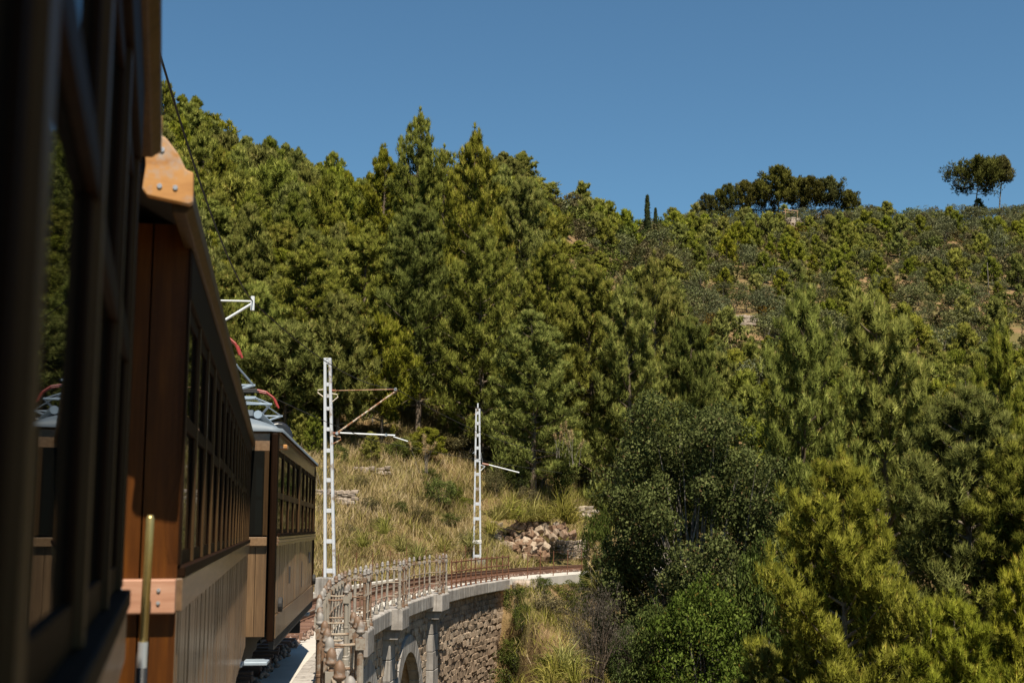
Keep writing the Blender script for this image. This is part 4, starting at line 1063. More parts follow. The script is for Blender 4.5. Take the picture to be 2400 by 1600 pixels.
SL = [(0, 868, 1085, 60, 75, 'small bright pine sapling on top of the grassy bank'), (2, 1000, 1085, 95, 85, 'low bushy pine at the wood edge above the grass'), (1, 735, 1075, 60, 105, 'bright young pine beside the nearer lattice mast'), (1, 1292, 1065, 34, 75, 'thin pine sapling by the dry plumes above the cutting'), (4, 950, 1080, 80, 55, 'stunted pine next to the dark hollow under the wood'), (0, 700, 1060, 80, 110, 'young pine showing over the motor coach roof lamp')]
for k, px, pb, wpx, hpx, lab in SL:
    d = hit(px, pb); p = at(px, pb, d); s = wpx*d/F/2/3.2; place('pine_sapling', mid[k], p.x, p.y, gz(p.x, p.y) - .1, s, lab, 'pine tree', sz=hpx*d/F/9/s)

def where(x, y):
    p = 1200 + F*x/y
    for lim, t in ((560,'behind the second carriage roof'),(700,'above the red pantographs'),(830,'up the slope from the nearer mast'),(960,'over the grassy bank'),(1080,'under the tallest spiky pine'),(1200,'above the farther mast'),(1330,'above the rock cutting'),(1500,'over the dark broad-leaved tree')):
        if p < lim: return t
    return 'at the valley edge of the wood'
def height_words(d): return 'on the skyline' if d > 178 else 'high on the hill' if d > 150 else 'halfway up the hill' if d > 118 else 'low on the hill'
def base_py(x, y, z):
    v = Vector((x, y, z)) - CAM; zc = v.y*math.cos(PITCH) + v.z*math.sin(PITCH)
    return 800 - F*(-v.y*math.sin(PITCH) + v.z*math.cos(PITCH))/zc
cand = []
rs = np.random.RandomState(21)
for i in range(26000):
    d = math.sqrt(rs.uniform(76**2, 214**2)); u = rs.uniform(-.285, .135)
    x = u*d
    if u > -.165 and u < .1 and base_py(x, d, gz(x, d)) > 1062: continue
    if d < 84 and x - xc(d) > -13: continue
    if u > .07 and d > 118: continue
    if u > .02 and d > 175 + 300*(.09-u): continue
    sp = 3.0 if d < 115 else 3.5 if d < 160 else 3.9
    if any((x-a)**2 + (d-b)**2 < (sp*.62 + r*.62)**2 for a, b, r in used): continue
    used.append((x, d, sp*.72)); cand.append((x, d))
    if len(cand) >= 262: break
print('wood pines', len(cand))
for x, d in cand:
    z = gz(x, d); near = d < 112
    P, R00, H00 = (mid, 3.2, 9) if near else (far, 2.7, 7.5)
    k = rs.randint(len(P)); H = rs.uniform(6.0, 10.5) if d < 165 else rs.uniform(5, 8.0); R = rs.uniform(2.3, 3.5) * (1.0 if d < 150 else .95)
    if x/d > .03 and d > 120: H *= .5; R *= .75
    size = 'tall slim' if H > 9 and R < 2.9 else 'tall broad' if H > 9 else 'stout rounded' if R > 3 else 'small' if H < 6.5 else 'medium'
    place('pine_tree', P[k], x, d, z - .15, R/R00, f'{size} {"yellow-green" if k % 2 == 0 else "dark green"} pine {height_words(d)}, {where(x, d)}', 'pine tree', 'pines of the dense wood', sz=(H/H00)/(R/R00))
# low dark scrub filling the wood floor and ridge
scrub = [round_proto(2.4, 1.5, 200+i, m_, 16, 26, .34, .2, .05, .42) for i, m_ in enumerate(('maquis','bush','olive','maquis'))]
n = 0
for i in range(9000):
    d = math.sqrt(rs.uniform(150**2, 262**2)); u = rs.uniform(-.2, .135); x = u*d
    if d > 214 + 360*max(0, u - .02): continue
    if u < .0 and d < 178: continue
    if any((x-a)**2 + (d-b)**2 < (1.2 + r*.6)**2 for a, b, r in used): continue
    used.append((x, d, 1.3)); n += 1; k = rs.randint(4)
    place('scrub_bush', scrub[k], x, d, gz(x, d) - .2, rs.uniform(.7, 1.5), f'low {("brownish","green","grey-green","brownish")[k]} scrub bush on the stony ridge {"behind the tall pines" if u < .02 else "between the wood and the cypresses"}', 'bush', 'scrub of the near ridge', sz=rs.uniform(.7,1.1))
    if n > 200: break

# ---- far slope
yp = [pine_proto(5, 2.2, 160+i, 20, 22, 4, .5, .13, .05, ('pine2','pine','pine2')[i], .7, rc=.22, single=True, per_branch=(.5,.8,1.03)) for i in range(3)]
fp = [pine_proto(8, 2.9, 170+i, 26, 28, 5, .5, .12, .10, 'pine', .5, rc=.2, single=True, per_branch=(.5,.8,1.03), dome=(i == 1)) for i in range(2)]
ol = [round_proto(4.2, 2.3, 180+i, 'olive', 30, 34, .34, .14, .26, .3) for i in range(3)]
mq = [round_proto(2.6, 1.9, 190+i, ('maquis','maquis','bush','rustbush')[i], 20, 32, .36, .2, .04, .36) for i in range(4)]
far_used = []; counts = dict(young=0, olive=0, maquis=0, pine=0)
def zone(u, d):
    a = 'beside the wood' if u < .12 else 'by the olive terrace' if u < .17 else 'in line with the pergola' if u < .235 else 'past the pergola' if u < .285 else 'short of the lone crest pine' if u < .335 else 'under the lone crest pine'
    b = 'along the crest' if d > 365 else 'just under the crest' if d > 335 else 'high on the far slope' if d > 295 else 'halfway down the far slope' if d > 250 else 'low on the far slope' if d > 200 else 'at the slope foot'
    return f'{b}, {a}'
def sized(s): return 'small' if s < .95 else 'large' if s > 1.3 else 'mid-sized'
CLEAR = [(at(1853, 490, 1).x, 340, 369, .007), (at(1745, 722, 1).x, 208, 256, .014), (at(2222, 600, 1).x, 301, 306, .010), (at(2350, 598, 1).x, 300, 306, .008)]
for i in range(60000):
    d = math.sqrt(rs.uniform(112**2, 392**2)); u = rs.uniform(.055, .425); x = u*d
    if u < .15 and d > 250 + (u-.055)*2600 : continue
    if u < .1 and d < 200: continue
    if d < 200 and u < .16 and d < 130: continue
    if any(abs(u - c) < hw and d0 < d < d1 for c, d0, d1, hw in CLEAR): continue
    t = np.clip(rs.uniform() + .22*math.sin(x*.055 + d*.02 + 1.0)*math.cos(d*.045 - x*.02), 0, 1)
    if .085 < u < .125 and d > 235: t = .8
    if d < 185 and u > .22: kind = 'pine' if t < .8 else 'olive'
    elif d > 350: kind = 'olive' if t < .42 else 'maquis' if t < .8 else 'young'
    elif 215 < d < 275 and .13 < u < .26: kind = 'olive' if t < .62 else 'maquis' if t < .8 else 'young'
    else: kind = 'young' if t < (.56 if u < .27 else .4) else 'maquis' if t < .88 else 'olive'
    if counts[kind] >= 296: kind = {'young':'maquis','maquis':'olive','olive':'maquis','pine':'maquis'}[kind]
    if counts[kind] >= 296: continue
    r = {'pine': 2.9, 'olive': 2.4, 'maquis': 2.0, 'young': 2.2}[kind]
    if any((x-a)**2 + (d-b)**2 < (.6*(r + q_))**2 for a, b, q_ in far_used): continue
    far_used.append((x, d, r)); counts[kind] += 1; z = gz(x, d) - .15
    if kind == 'young':
        k = rs.randint(3); s_ = rs.uniform(.6, 1.6); place('young_pine_tree', yp[k], x, d, z, s_, f'{sized(s_)} {"bright" if k != 1 else "dull"} green pine {zone(u, d)}', 'pine tree', 'young pines of the far slope')
    elif kind == 'pine':
        k = rs.randint(2); s_ = rs.uniform(1.0, 1.35); place('pine_tree', fp[k], x, d, z, s_, f'{"smaller" if s_ < 1.15 else "bigger"} dark {"pointed" if k == 0 else "round-headed"} pine {zone(u, d)}', 'pine tree', 'dark pines in the valley')
    elif kind == 'olive':
        k = rs.randint(3); s_ = rs.uniform(.7, 1.5); place('olive_tree', ol[k], x, d, z, s_, f'{sized(s_)} grey-green olive tree {zone(u, d)}', 'olive tree', 'olive trees of the terraces')
    else:
        k = rs.choice(4, p=[.42,.32,.22,.04]); s_ = rs.uniform(.7, 1.9); place('maquis_bush', mq[k], x, d, z, s_, f'{sized(s_)} {("brownish","brownish","green","rust-tinged")[k]} bush {zone(u, d)}', 'bush', 'bushes of the far slope')
    if sum(counts.values()) > 1150: break
cl = []
for i in range(5000):
    d = math.sqrt(rs.uniform(112**2, 400**2)); u = rs.uniform(.055, .60)
    if u < .1 and d > 250 + (u-.055)*2600 : continue
    if any(abs(u - c) < hw and d0 < d < d1 for c, d0, d1, hw in CLEAR): continue
    cl.append((u*d, d, gz(u*d, d) + .35))
cl = np.array(cl); k_ = rs.uniform(.6, 1.3, (len(cl),1))
V, T, ti, nr = leaves(cl, k_*np.array([[1.2,1.2,.8]]), 46, .4, .24, rs, shell=(.3,1))
tag(link('undergrowth', tri_mesh('undergrowth', V, T, [M['bush']], None, ti, nr)), 'low green and brownish undergrowth covering the far slope between the trees', None, None, 'stuff')
print('far slope', counts)
rb = at(1660, 615, 215); place('rust_tinged_tree', round_proto(5, 3.4, 77, 'rustbush', 40, 46, .34, .2, .05, .26), rb.x, rb.y, gz(rb.x, rb.y) - .2, 1.0, 'rust and olive tinged round tree above the olive terrace', 'tree')

# ---- skyline trees
up_ = [pine_proto(11, 4.2, 230+i, 34, 42, 5, .6, .12, .3, 'umbrella', 0, rc=.19, dome=True, bark='greybark') for i in range(3)]
H0[id(up_)] = [11]*3; R0[id(up_)] = [4.2]*3
RL = [(1658, 458, 380, 2.70, 'leftmost small leaning pine of the ridge-top clump'), (1686, 445, 381, 2.29, 'thin small pine second along the ridge-top clump'), (1708, 434, 379, 2.56, 'slim pine third along the ridge-top clump'), (1746, 427, 381, 4.59, 'broad pine on the shoulder of the ridge-top clump'), (1784, 424, 383, 3.51, 'pine tucked beside the tallest one of the ridge-top clump'),
 (1822, 396, 380, 6.21, 'tallest pine of the ridge-top clump, above the pergola'), (1868, 420, 382, 4.86, 'pine behind the pergola on the ridge'), (1898, 418, 381, 4.59, 'round pine between the pergola and the gap of sky'), (1942, 419, 380, 5.00, 'umbrella-shaped pine with sky showing under its crown'), (1988, 448, 381, 3.78, 'low round pine ending the ridge-top clump')]
for i, (px, py, d, R, lab) in enumerate(RL): hero_pine(up_, i % 3, px, py, d, R, lab, 'pines crowning the ridge', 'umbrella_pine')
lone = pine_proto(14, 6.6, 241, 34, 60, 5, .6, .13, .45, 'umbrella', 0, rc=.19, dome=True, lean=2.4, bark='greybark'); sl_ = pine_proto(15, 2.9, 242, 22, 60, 5, .6, .14, .6, 'umbrella', 0, rc=.34, dome=True, lean=1.8, bark='greybark')
p = at(2282, 378, 383); g = gz(p.x, p.y); place('umbrella_pine', lone, p.x - .5, p.y, g - .1, (p.z-g)/14*.98, 'large wind-leaned pine standing alone on the crest', 'pine tree', rz=0)
p = at(2352, 376, 385); g = gz(p.x, p.y); place('umbrella_pine', sl_, p.x - 2.2, p.y, g - .1, (p.z-g)/15*1.0, 'slim pale-trunked pine leaning away from the lone crest pine', 'pine tree', rz=0)
def cyp(H, R, seed):
    rs = np.random.RandomState(seed); z = np.linspace(.03, 1, 90); r = R*np.sqrt(np.clip(1 - z**1.8, .01, 1))*.5; a = rs.uniform(0, 6.28, 90)
    cl = np.stack([r*np.cos(a), r*np.sin(a), z*H*.97], 1); k = np.maximum(r, .1*R)[:,None]*np.array([[.7,.7,1.6]]) + .06
    V, T, ti, nr = needles(cl, k, 26, 4, .5, .1, rs, up=1.6); tv, tt = tubes([([(0,0,-.3),(0,0,H*.5)],[.1,.05])], 5)
    return tri_mesh('crown', V, T, [M['cypress']], None, ti, nr), tri_mesh('trunk', tv, tt, [M['greybark']])
cy = cyp(8, .6, 5)
for px, py, d, s, lab in ((1517, 457, 300, 1.0, 'tallest dark pencil cypress in the saddle of the ridge'), (1536, 478, 302, .8, 'shorter pencil cypress beside the tallest one'), (1620, 484, 352, .6, 'tiny cypress before the ridge-top pine clump')):
    p = at(px, py, d); g = gz(p.x, p.y); H = max(2.5, p.z - g); place('cypress_tree', cy, p.x, p.y, p.z - H - .1, H/8*(1 if s == 1 else .9), lab, 'cypress', 'cypresses in the saddle', sz=1.0)

# ---- pergola, pole, terraces on the far hill
p = at(1853, 503, 370); g = gz(p.x, p.y); pg = tag(empty('pergola', (p.x, p.y, g)), 'wooden pergola on a rough stone base under the ridge-top pines', 'pergola')
lm = stone_meshes(M['limestone'], 5, 12, .14)
zt = min(2.6, at(1853, 476, 370).z - g)
MB().box(-2.4,2.6,-.2,2.6,-1.5,zt-.1).build('base_core', M['mortar'], pg)
for zc in np.arange(-.4, zt, .62):
    for xx in np.arange(-2.5, 2.8, .85):
        o = link('stone', rnd.choice(lm), pg); o.location = (xx + rnd.uniform(-.2,.2), -.3 - .12*(zt-zc), zc); o.scale = (rnd.uniform(.8,1.1), .6, rnd.uniform(.55,.75)); o.rotation_euler = (rnd.uniform(-.2,.2),)*3
for xx, hh in ((-1.5, 2.2),(2.0, 1.7)): MB().tube([(xx,.1,zt-.3),(xx,.1,zt+hh)], .13, 7).build('pergola_post', M['bare'], pg)
MB().tube([(-1.9,.1,zt+2.4),(2.3,.1,zt+1.75)], .15, 7).build('beam', M['bare'], pg)
MB().tube([(-1.7,2.3,zt+2.2),(2.1,2.3,zt+1.7)], .12, 7).build('beam', M['bare'], pg)
p = at(2317, 673, 268); g = gz(p.x, p.y); pt_ = at(2317, 615, 268).z
tag(MB().tube([(p.x,p.y,min(g,p.z)-.3),(p.x,p.y,pt_)], [.12,.09], 8).build('utility_pole', M['greybark']), 'thin pale wooden pole among the bushes of the far slope', 'pole')
def drywall(label, px0, px1, pyt, d, h, n_courses, w=.55, name='dry_stone_wall', core=True):
    d = hit((px0 + px1)/2, pyt + h*F/70) if d < 80 else (ground_hit((px0 + px1)/2, pyt + h*F/d, 205, 320) or d)
    a = at(px0, pyt, d); b = at(px1, pyt, d); r = tag(empty(name, (a.x, d, a.z - h)), label, 'stone wall'); L = b.x - a.x; hh = h/n_courses
    MB().box(0, L, .05, .6, -.3, h-.1).build('wall_core', M['mortar'], r)
    for c in range(n_courses):
        x = rnd.uniform(-.1, .2)*w
        while x < L:
            ww = w*rnd.uniform(.65, 1.4); o = link('stone', rnd.choice(lm), r); o.location = (x + ww/2, .0 + rnd.uniform(-.05,.05), hh*(c + .5) + rnd.uniform(-.04,.04)); o.scale = (ww*1.0, .35, hh*rnd.uniform(.85,1.15)); o.rotation_euler = (rnd.uniform(-.12,.12), rnd.uniform(-.15,.15), rnd.uniform(-.1,.1)); x += ww
drywall('pale terrace wall under the olive trees of the far slope', 1688, 1768, 738, 250, 2.0, 3, .9)
drywall('loose dry stone wall behind the nearer mast, halfway up the grassy bank', 738, 825, 1148, 62, .75, 4, .3)
drywall('tumbled stones of a low wall along the top of the grassy bank', 825, 905, 1094, 69, .42, 2, .4)
drywall('drystone retaining wall beside the track past the rock cutting', 1287, 1372, 1266, 70, 1.05, 5, .36)
drywall('small upper retaining wall above the far end of the cutting', 1347, 1384, 1186, 73, .9, 4, .36)
for px, py, s in ((1700, 705, .8), (1728, 712, 1.0), (1755, 716, 1.1)):
    p = at(px, 742, ground_hit(px, 742, 205, 320) or 249); place('olive_tree', ol[rs.randint(3)], p.x, p.y + 2.4, gz(p.x, p.y + 2.4), s, {1700:'small olive tree with clear trunk at the near end of the pale terrace', 1728:'olive tree with a dark forked trunk in the middle of the pale terrace', 1755:'largest olive tree on the pale terrace, shading its wall'}[px], 'olive tree', 'olive trees of the terraces')

# ---- rock cutting beside the track
rk = tag(empty('rock_outcrop', (at(1220,1300,71).x, 71, 0)), 'ochre and grey broken rock face beside the track past the viaduct', 'rock face')
rr = stone_meshes(M['redrock'], 7, 31, .24) + stone_meshes(M['rubble'], 3, 33, .24)
for i in range(275):
    px = rs.uniform(1128, 1345); py = rs.uniform(1205 + 35*abs((px-1235)/110), 1312)
    if px > 1285 and py > 1262: continue
    d = 70.3 + (1312-py)/110*2.6 + rs.uniform(-.3,.3); p = at(px, py, d); s = rs.uniform(.13, .4)
    o = link('rock', rr[rs.randint(len(rr))], rk); o.location = p - rk.location; o.scale = (s, s*1.2, s*rs.uniform(.7,1.5)); o.rotation_euler = (rs.uniform(-.5,.5), rs.uniform(.1,.7), rs.uniform(0,6.3))
MB().add([at(px, py, dd_) for px, py, dd_ in ((1120,1316,71.2),(1350,1305,71.2),(1350,1215,74.2),(1235,1196,74.6),(1125,1225,74.2),(1120,1316,76),(1350,1305,76),(1350,1215,77),(1235,1196,77),(1125,1225,77))], [(0,1,2,3,4),(9,8,7,6,5),(2,1,6,7),(3,2,7,8),(4,3,8,9),(0,4,9,5)]).build('rock_bed', M['redrock'], rk)
def rock(px, py, d, s, lab, m_=0):
    p = at(px, py, d); o = tag(link('rock', lm[m_]), lab, 'rock'); o.location = (p.x, p.y, gz(p.x, p.y) + s*.25); o.scale = (s*1.2, s, s*.8); o.rotation_euler = (.2, .3, px)
rock(915, 1312, 58, .6, 'grey rock at the foot of the grassy bank behind the railing'); rock(1307, 1478, 44, .75, 'pale grey rock on the ochre path below the viaduct end', 1); rock(1245, 1535, 42.5, .3, 'small white stone on the ochre soil below the viaduct end', 2)

# ---- big broad-leaved tree and shrubs
bt = round_proto(11, 3.45, 301, 'broad', 270, 380, .12, .074, .08, .19, single=False, stems=2)
p = at(1615, 905, 46.5); g = gz(p.x, p.y); place('broadleaf_tree', bt, p.x, p.y, g - .2, 1.0, 'large dark green broad-leaved tree at the far end of the viaduct', 'tree', sz=(p.z-g)/11)
bt2 = round_proto(5, 2.2, 302, 'broad', 80, 230, .125, .075, .03, .25, single=False, stems=4)
for px, py, d, wpx, lab in ((1640, 1325, 42, 270, 'bright leafy shrub at the foot of the large broad-leaved tree'), (1455, 1285, 49, 120, 'low leafy shrub on the track side of the large broad-leaved tree'), (1400, 1160, 51, 95, 'vivid green fig-like shrub leaning to the track'), (1765, 1230, 43.5, 170, 'shaded shrub between the broad-leaved tree and the nearest young pine'), (1540, 1385, 43, 150, 'leafy shrub just above the grey twiggy bush'), (1470, 1440, 43.5, 110, 'dark shrub at the foot of the reeds by the broad-leaved tree')):
    p = at(px, py, d); g = gz(p.x, p.y); s = wpx*d/F/2/2.2; place('leafy_shrub', bt2, p.x, p.y, g - .15, s, lab, 'shrub', 'leafy shrubs of the valley side', sz=max(1.0, p.z - g)/5/s)
bs = [round_proto(2.4, 1.4, 310+i, m_, 44, 110, .11, .065, .02, .28, stems=4, single=False) for i, m_ in enumerate(('bush','bush','maquis'))]
BS = [(1213,1445,64,78,0,'green bush hugging the viaduct wall just under its coping end'),(1226,1505,56,60,1,'rounded bush against the viaduct end wall, second from the top'),(1208,1575,74,85,0,'leafy bush low against the viaduct end wall'),(1200,1650,95,95,1,'big leafy bush at the bottom edge beside the viaduct wall'),(1268,1395,56,52,0,'green bush beside the pale boulder at the track edge'),(1330,1405,80,50,1,'fresh green bush between boulder and plumed reeds'),(1285,1445,110,52,2,'brown-green low bush over the ochre path'),(1395,1410,90,70,1,'bush under the plumed reeds'),(1350,1440,80,50,1,'low leafy bush between the path and the reeds'),
 (1275,1150,150,100,0,'large smooth green bush above the rock cutting'),(1212,1150,80,58,1,'small green bush beside the farther mast arm'),(1160,1165,60,75,2,'dark shaded bush behind the farther mast foot'),(1030,1190,85,75,0,'dark green bush in the middle of the dry bank'),(1066,1180,46,48,1,'low green bush just beside the dark bank bush'),(865,1200,64,36,2,'greyish low bush in the dry grass near the nearer mast'),(1095,1085,120,70,2,'brown thicket bush at the wood edge'),(925,1078,70,45,0,'green bush beside the sapling on the bank top'),(1190,1085,100,80,2,'dark bush under the overhanging pine'),(1340,1140,90,70,1,'green bush above the upper retaining wall'),(1378,1090,80,90,0,'tall bush touching the broad-leaved tree from behind'),(792,1090,60,50,1,'bush behind the nearer mast under the wood'),(1045,1070,90,60,2,'wide dark thicket at the foot of the farther pines'),
 (1290,1600,80,60,1,'grassy green bush on the ochre slope')]
for px, pb, wpx, hpx, k, lab in BS:
    d = hit(px, pb); p = at(px, pb, d); s = wpx*d/F/2/1.4; place('bush', bs[k], p.x, p.y, gz(p.x, p.y) - .12, s, lab, 'bush', sz=hpx*d/F/2.4/s)
for i, (px, pb, wpx, hpx, k) in enumerate(((770,1215,46,30,1),(820,1260,52,32,2),(885,1250,58,34,1),(935,1215,44,40,0),(985,1225,60,38,2),(1055,1235,56,34,1),(1090,1195,40,36,0),(845,1140,52,30,2),(1010,1135,60,40,1),(1165,1120,54,40,0),(1235,1185,60,40,2),(1320,1165,50,44,1))):
    d = hit(px, pb); p = at(px, pb, d); s = wpx*d/F/2/1.4; side = 'left of the nearer mast arm' if px < 800 else 'between the two masts' if px < 1100 else 'beyond the farther mast'
    place('bush', bs[k], p.x, p.y, gz(p.x, p.y) - .1, s, f'low {("dark green","fresh green","brownish")[k]} bush in the dry grass {side.replace("left of the nearer mast arm", "beside the nearer mast")}, {"high" if pb < 1180 else "midway" if pb < 1230 else "low"} on the bank', 'bush', 'low bushes dotted over the dry bank', sz=hpx*d/F/2.4/s)
gb = round_proto(3.2, 1.7, 320, 'deadtwig', 60, 130, .12, .014, .12, .26, stems=5, single=False, twiggy=1, bark='bark')
for px, pb, wpx, hpx, lab in ((1395, 1640, 190, 250, 'grey leafless thorn bush with dark forked stems below the path'), (1500, 1640, 200, 170, 'grey twiggy bush beside the forked thorn bush'), (1725, 1620, 110, 120, 'pale dry twiggy bush next to the pine sapling'), (1290, 1050, 110, 90, 'bare grey thicket in the hollow of the wood')):
    d = hit(px, pb); p = at(px, pb, d); s = wpx*d/F/2/1.7; place('thorn_bush', gb, p.x, p.y, gz(p.x, p.y) - .1, s, lab, 'bush', sz=hpx*d/F/3.2/s)
# bare pale trunks at the wood edge
for px, pyt, pyb, d, lab, sd1 in ((822, 850, 1035, 84, 'tall bare pale trunk in the wood behind the nearer mast', 4), (872, 935, 1035, 86, 'thinner bare trunk beside the tall pale one', 6)):
    a = at(px-6, pyb, d); b = at(px+8, pyt, d); t_ = tag(empty('bare_tree', (a.x, a.y, a.z)), lab, 'bare tree'); v = b - a; r_ = random.Random(sd1); segs = [([(0,0,-2), v*.3 + Vector((.06,0,0)), v*.65 + Vector((-.05,0,0)), v], [.075,.06,.04,.01])]
    for k in range(16):
        f = r_.uniform(.2, .97); p0 = v*f; ln = r_.uniform(.5, 1.4)*(1.2-f); dr = Vector((r_.uniform(-1,1), r_.uniform(-1,1), r_.uniform(-.1,.6))); p1 = p0 + dr*ln*.5 + Vector((0,0,-.05)); p2 = p0 + dr*ln + Vector((r_.uniform(-.1,.1),0,.12)); segs.append(([p0, p1, p2], [.018,.011,.004]))
        segs.append(([p1, p1 + Vector((r_.uniform(-.4,.4), r_.uniform(-.4,.4), r_.uniform(.05,.4)))], [.008,.003]))
    tv, tt = tubes(segs, 5); link('trunk', tri_mesh('trunk', tv, tt, [M['greybark']]), t_)

# ---- grass
def grass(name, label, P, nbl, L, W, mat, seed, spread=.45, jit=.25):
    rs = np.random.RandomState(seed); P = np.array(P); S = len(P); B = S*nbl
    sc_ = rs.uniform(.5, 1.35, S); p = np.repeat(P, nbl, 0) + rs.normal(size=(B,3))*np.array([jit, jit, .03])
    lean = np.repeat(rs.normal(size=(S,3))*np.array([.18,.18,0]), nbl, 0)
    d = unit(np.array([0,0,1.]) + lean + rs.normal(size=(B,3))*np.array([spread, spread, .1])); LL = L*np.repeat(sc_, nbl)[:,None]*rs.uniform(.5,1.2,(B,1))
    side = unit(np.cross(d, rs.normal(size=(B,3))))*W*.5; m1_ = p + d*LL*.6; tip = m1_ + unit(d + np.array([0,0,-.35]) + rs.normal(size=(B,3))*.15)*LL*.45
    V = np.stack([p - side, p + side, m1_ + side*.7, m1_ - side*.7, tip], 1).reshape(-1,3); q = np.arange(B)*5
    T = np.concatenate([np.stack([q,q+1,q+2],1), np.stack([q,q+2,q+3],1), np.stack([q+3,q+2,q+4],1)], 0)
    ti = np.clip(np.repeat(np.clip(rs.beta(2.4,1.6,S) + .28*np.sin(P[:,0]*.9 + P[:,1]*.5)*np.cos(P[:,1]*.8 - P[:,0]*.3), 0, 1), nbl) + rs.normal(size=B)*.15, 0, .98); nr = unit(d*.8 + rs.normal(size=(B,3))*.3 + np.array([0,-.1,.35]))
    tag(link(name, tri_mesh(name, V, T, [M[mat]], None, np.repeat(ti, 5), np.repeat(nr, 5, 0))), label, None, None, 'stuff')
G1 = []; G2 = []
for i in range(40000):
    px = rs.uniform(700, 1420); d = rs.uniform(50, 92); x = (px-1200)/F*d; l = x - xc(d)
    if not (-48 < l < -2.9): continue
    if 1120 < px < 1350 and 70 < d < 73.5 : continue
    if rs.uniform() < .45 + .45*math.sin(x*.7 + d*.5)*math.sin(d*.9 - x*.3): continue
    (G1 if rs.uniform() < (.8 if px < 1120 else .5) else G2).append((x, d, gz(x, d) - .03))
G1, G2 = G1[:8800], G2[:1900]
grass('dry_grass', 'dry straw-coloured grass covering the bank above the track', G1, 11, .62, .024, 'straw', 1)
grass('green_grass', 'yellow-green tufted grass mixed into the dry bank', G2, 14, .75, .024, 'reed', 2, .5)
G3 = []; G4 = []
for i in range(9000):
    px = rs.uniform(1190, 1850); d = rs.uniform(36, 56); x = (px-1200)/F*d; l = x - xc(d)
    if l < 2.6: continue
    if 1235 < px < 1300 and 40 < d < 47 and rs.uniform() < .85: continue
    (G3 if rs.uniform() < .5 else G4).append((x, d, gz(x, d) - .03))
grass('dry_grass', 'dry grass on the slope below the end of the viaduct', G3[:1500], 10, .45, .016, 'straw', 3)
grass('green_grass', 'fresh grass on the slope below the end of the viaduct', G4[:1500], 12, .55, .016, 'reed', 4, .5)
# big arching tufts one can tell apart
def tuft_mesh(seed, n=170, L=1.0, W=.018):
    rs = np.random.RandomState(seed); az = rs.uniform(0, 6.28, n); el = rs.uniform(.35, 1.5, n); LL = L*rs.uniform(.6, 1.15, n)
    d = np.stack([np.cos(az)*np.cos(el), np.sin(az)*np.cos(el), np.sin(el)], 1); b = rs.normal(size=(n,3))*np.array([.08,.08,0])
    m_ = b + d*LL[:,None]*.6; d2 = unit(d + np.array([0,0,-.75])); tp = m_ + d2*LL[:,None]*.5; s = unit(np.cross(d, rs.normal(size=(n,3))))*W/2
    V = np.stack([b-s,b+s,m_+s,m_-s,tp],1).reshape(-1,3); q = np.arange(n)*5; T = np.concatenate([np.stack([q,q+1,q+2],1),np.stack([q,q+2,q+3],1),np.stack([q+3,q+2,q+4],1)],0)
    return tri_mesh('tuft', V, T, [M['reed']], None, np.repeat(np.clip(rs.normal(.6,.2,n),0,.97),5), np.repeat(unit(d*.5+np.array([0,0,.6])+rs.normal(size=(n,3))*.3),5,0))
tm = [tuft_mesh(i) for i in range(3)]
TL = [(1165,1195,70.5,1.5),(1195,1190,71,1.6),(1225,1200,71.5,1.4),(1250,1195,72,1.6),(1280,1200,72,1.3),(1315,1185,72.5,1.9),(1335,1200,72.5,1.7),(1150,1230,69.5,1.2),(980,1290,60,1.2),(940,1270,60,1.1),(1040,1275,63,1.0),(900,1230,61,1.0),(1300,1560,41.5,1.1),(1325,1535,42,1.2),(1345,1570,41,1.0),(1285,1590,41,.9),(1410,1370,49.5,1.3),(1450,1385,48.5,1.2),(1100,1260,66,1.1),(850,1260,58,1.0)]
for i, (px, py, d, s) in enumerate(TL):
    p = at(px, py, d); lab = 'arching green-gold grass tuft ' + ('hanging over the rock cutting' if 1140 < px < 1340 and d > 69 else 'on the dry bank behind the railing' if px < 1120 else 'on the ochre slope beside the thorn bush' if py > 1500 else 'under the dry plumes at the track edge')
    place('grass_tuft', tm[i % 3], p.x, p.y, max(gz(p.x, p.y), p.z - .35*s) - .05, s, lab, 'grass tuft', 'large arching grass tufts')
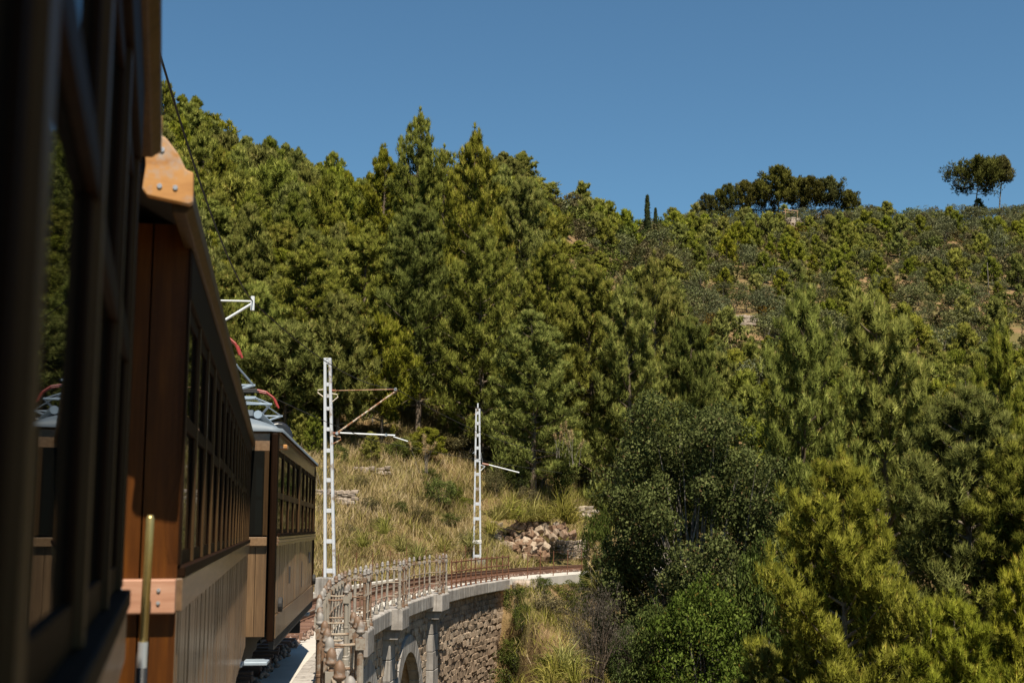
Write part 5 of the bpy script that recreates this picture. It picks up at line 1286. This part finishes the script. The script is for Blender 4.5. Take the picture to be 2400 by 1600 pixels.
# plumed reeds
def plume_mesh(seed):
    rs = np.random.RandomState(seed); st = []; cl = []
    for i in range(7):
        b = rs.normal(size=3)*np.array([.18,.18,0]); h = rs.uniform(1.3,2.1); t = b + np.array([rs.normal()*.25, rs.normal()*.25, h]); st.append(([b, (b+t)/2 + np.array([0,0,.1]), t], [.012,.010,.006]))
        for f in np.linspace(.78,1.05,6): cl.append(b + (t-b)*f + np.array([.05*(f-.78)*6,0,-.06*(f-.78)*6]))
    V, T, ti, nr = needles(np.array(cl), np.full((len(cl),3), .07), 12, 3, .16, .02, rs, up=.2); tv, tt = tubes(st, 4); ti = np.clip(ti + .3, 0, .98)
    return tri_mesh('plume', V, T, [M['straw']], None, ti, nr), tri_mesh('stem', tv, tt, [M['greybark']])
pm_ = [plume_mesh(1), plume_mesh(2)]
for i, (px, py, d, lab) in enumerate(((1400,1300,50.5,'tall reeds with pale drooping plumes in front of the leafy tree'),(1430,1305,50,'second clump of pale plumed reeds beside the first'),(1455,1330,49,'short clump of drooping plumes lowest on the slope'),(1310,1010,77,'pale plumes above the rock cutting, by the thin sapling'),(1345,1030,76.5,'pale dry plumes above the upper retaining wall'),(1000,1040,71,'dry plumes at the edge of the dark wood'),(760,1080,64,'dry pale stalks behind the nearer mast'))):
    p = at(px, py, d); o = empty('plumed_reeds', (p.x, p.y, p.z - 1.6), i*1.3); link('plumes', pm_[i % 2][0], o); link('stems', pm_[i % 2][1], o); tag(o, lab, 'reeds', 'dry plumed reeds')

# the wood goes on beyond the frame on both sides, as one mass
cl = []; ra = []; rs = np.random.RandomState(77)
for i in range(330):
    if i < 230: d = math.sqrt(rs.uniform(70**2, 214**2)); u = rs.uniform(-.62, -.275)
    else: d = math.sqrt(rs.uniform(40**2, 175**2)); u = rs.uniform(.435, .62)
    x = u*d; z = gz(x, d); H = rs.uniform(6, 11); R = rs.uniform(2.3, 3.4)
    if i < 230 and x - xc(d) > -16: continue
    if i < 230: z = max(z, gz(x, d))
    t = rs.uniform(.05, 1, 46); pr = np.minimum(1, .6 + 1.5*t)*(1-t)**.7 + .05; a = rs.uniform(0, 6.28, 46); q_ = R*pr*np.sqrt(rs.uniform(.2, 1, 46))
    cl.append(np.stack([x + q_*np.cos(a), d + q_*np.sin(a), z + H*(.08 + .9*t)], 1)); k_ = (R*.2*(1.25 - .8*t))[:,None]*np.array([[1,1,1.3]]); ra.append(k_)
V, T, ti, nr = needles(np.concatenate(cl), np.concatenate(ra), 6, 5, .7, .17, rs, up=1.0)
tag(link('woods', tri_mesh('woods', V, T, [M['pine']], None, ti, nr)), 'more of the same pine wood carrying on along the hillside', None, None, 'stuff')
G5 = []
for i in range(9000):
    d = rs.uniform(38, 110); u = rs.uniform(-.5, -.16); x = u*d; l = x - xc(d)
    if l < -3 : G5.append((x, d, gz(x, d) - .03))
grass('dry_grass', 'dry grass on the bank behind the train', G5[:5000], 8, .75, .045, 'straw', 9)
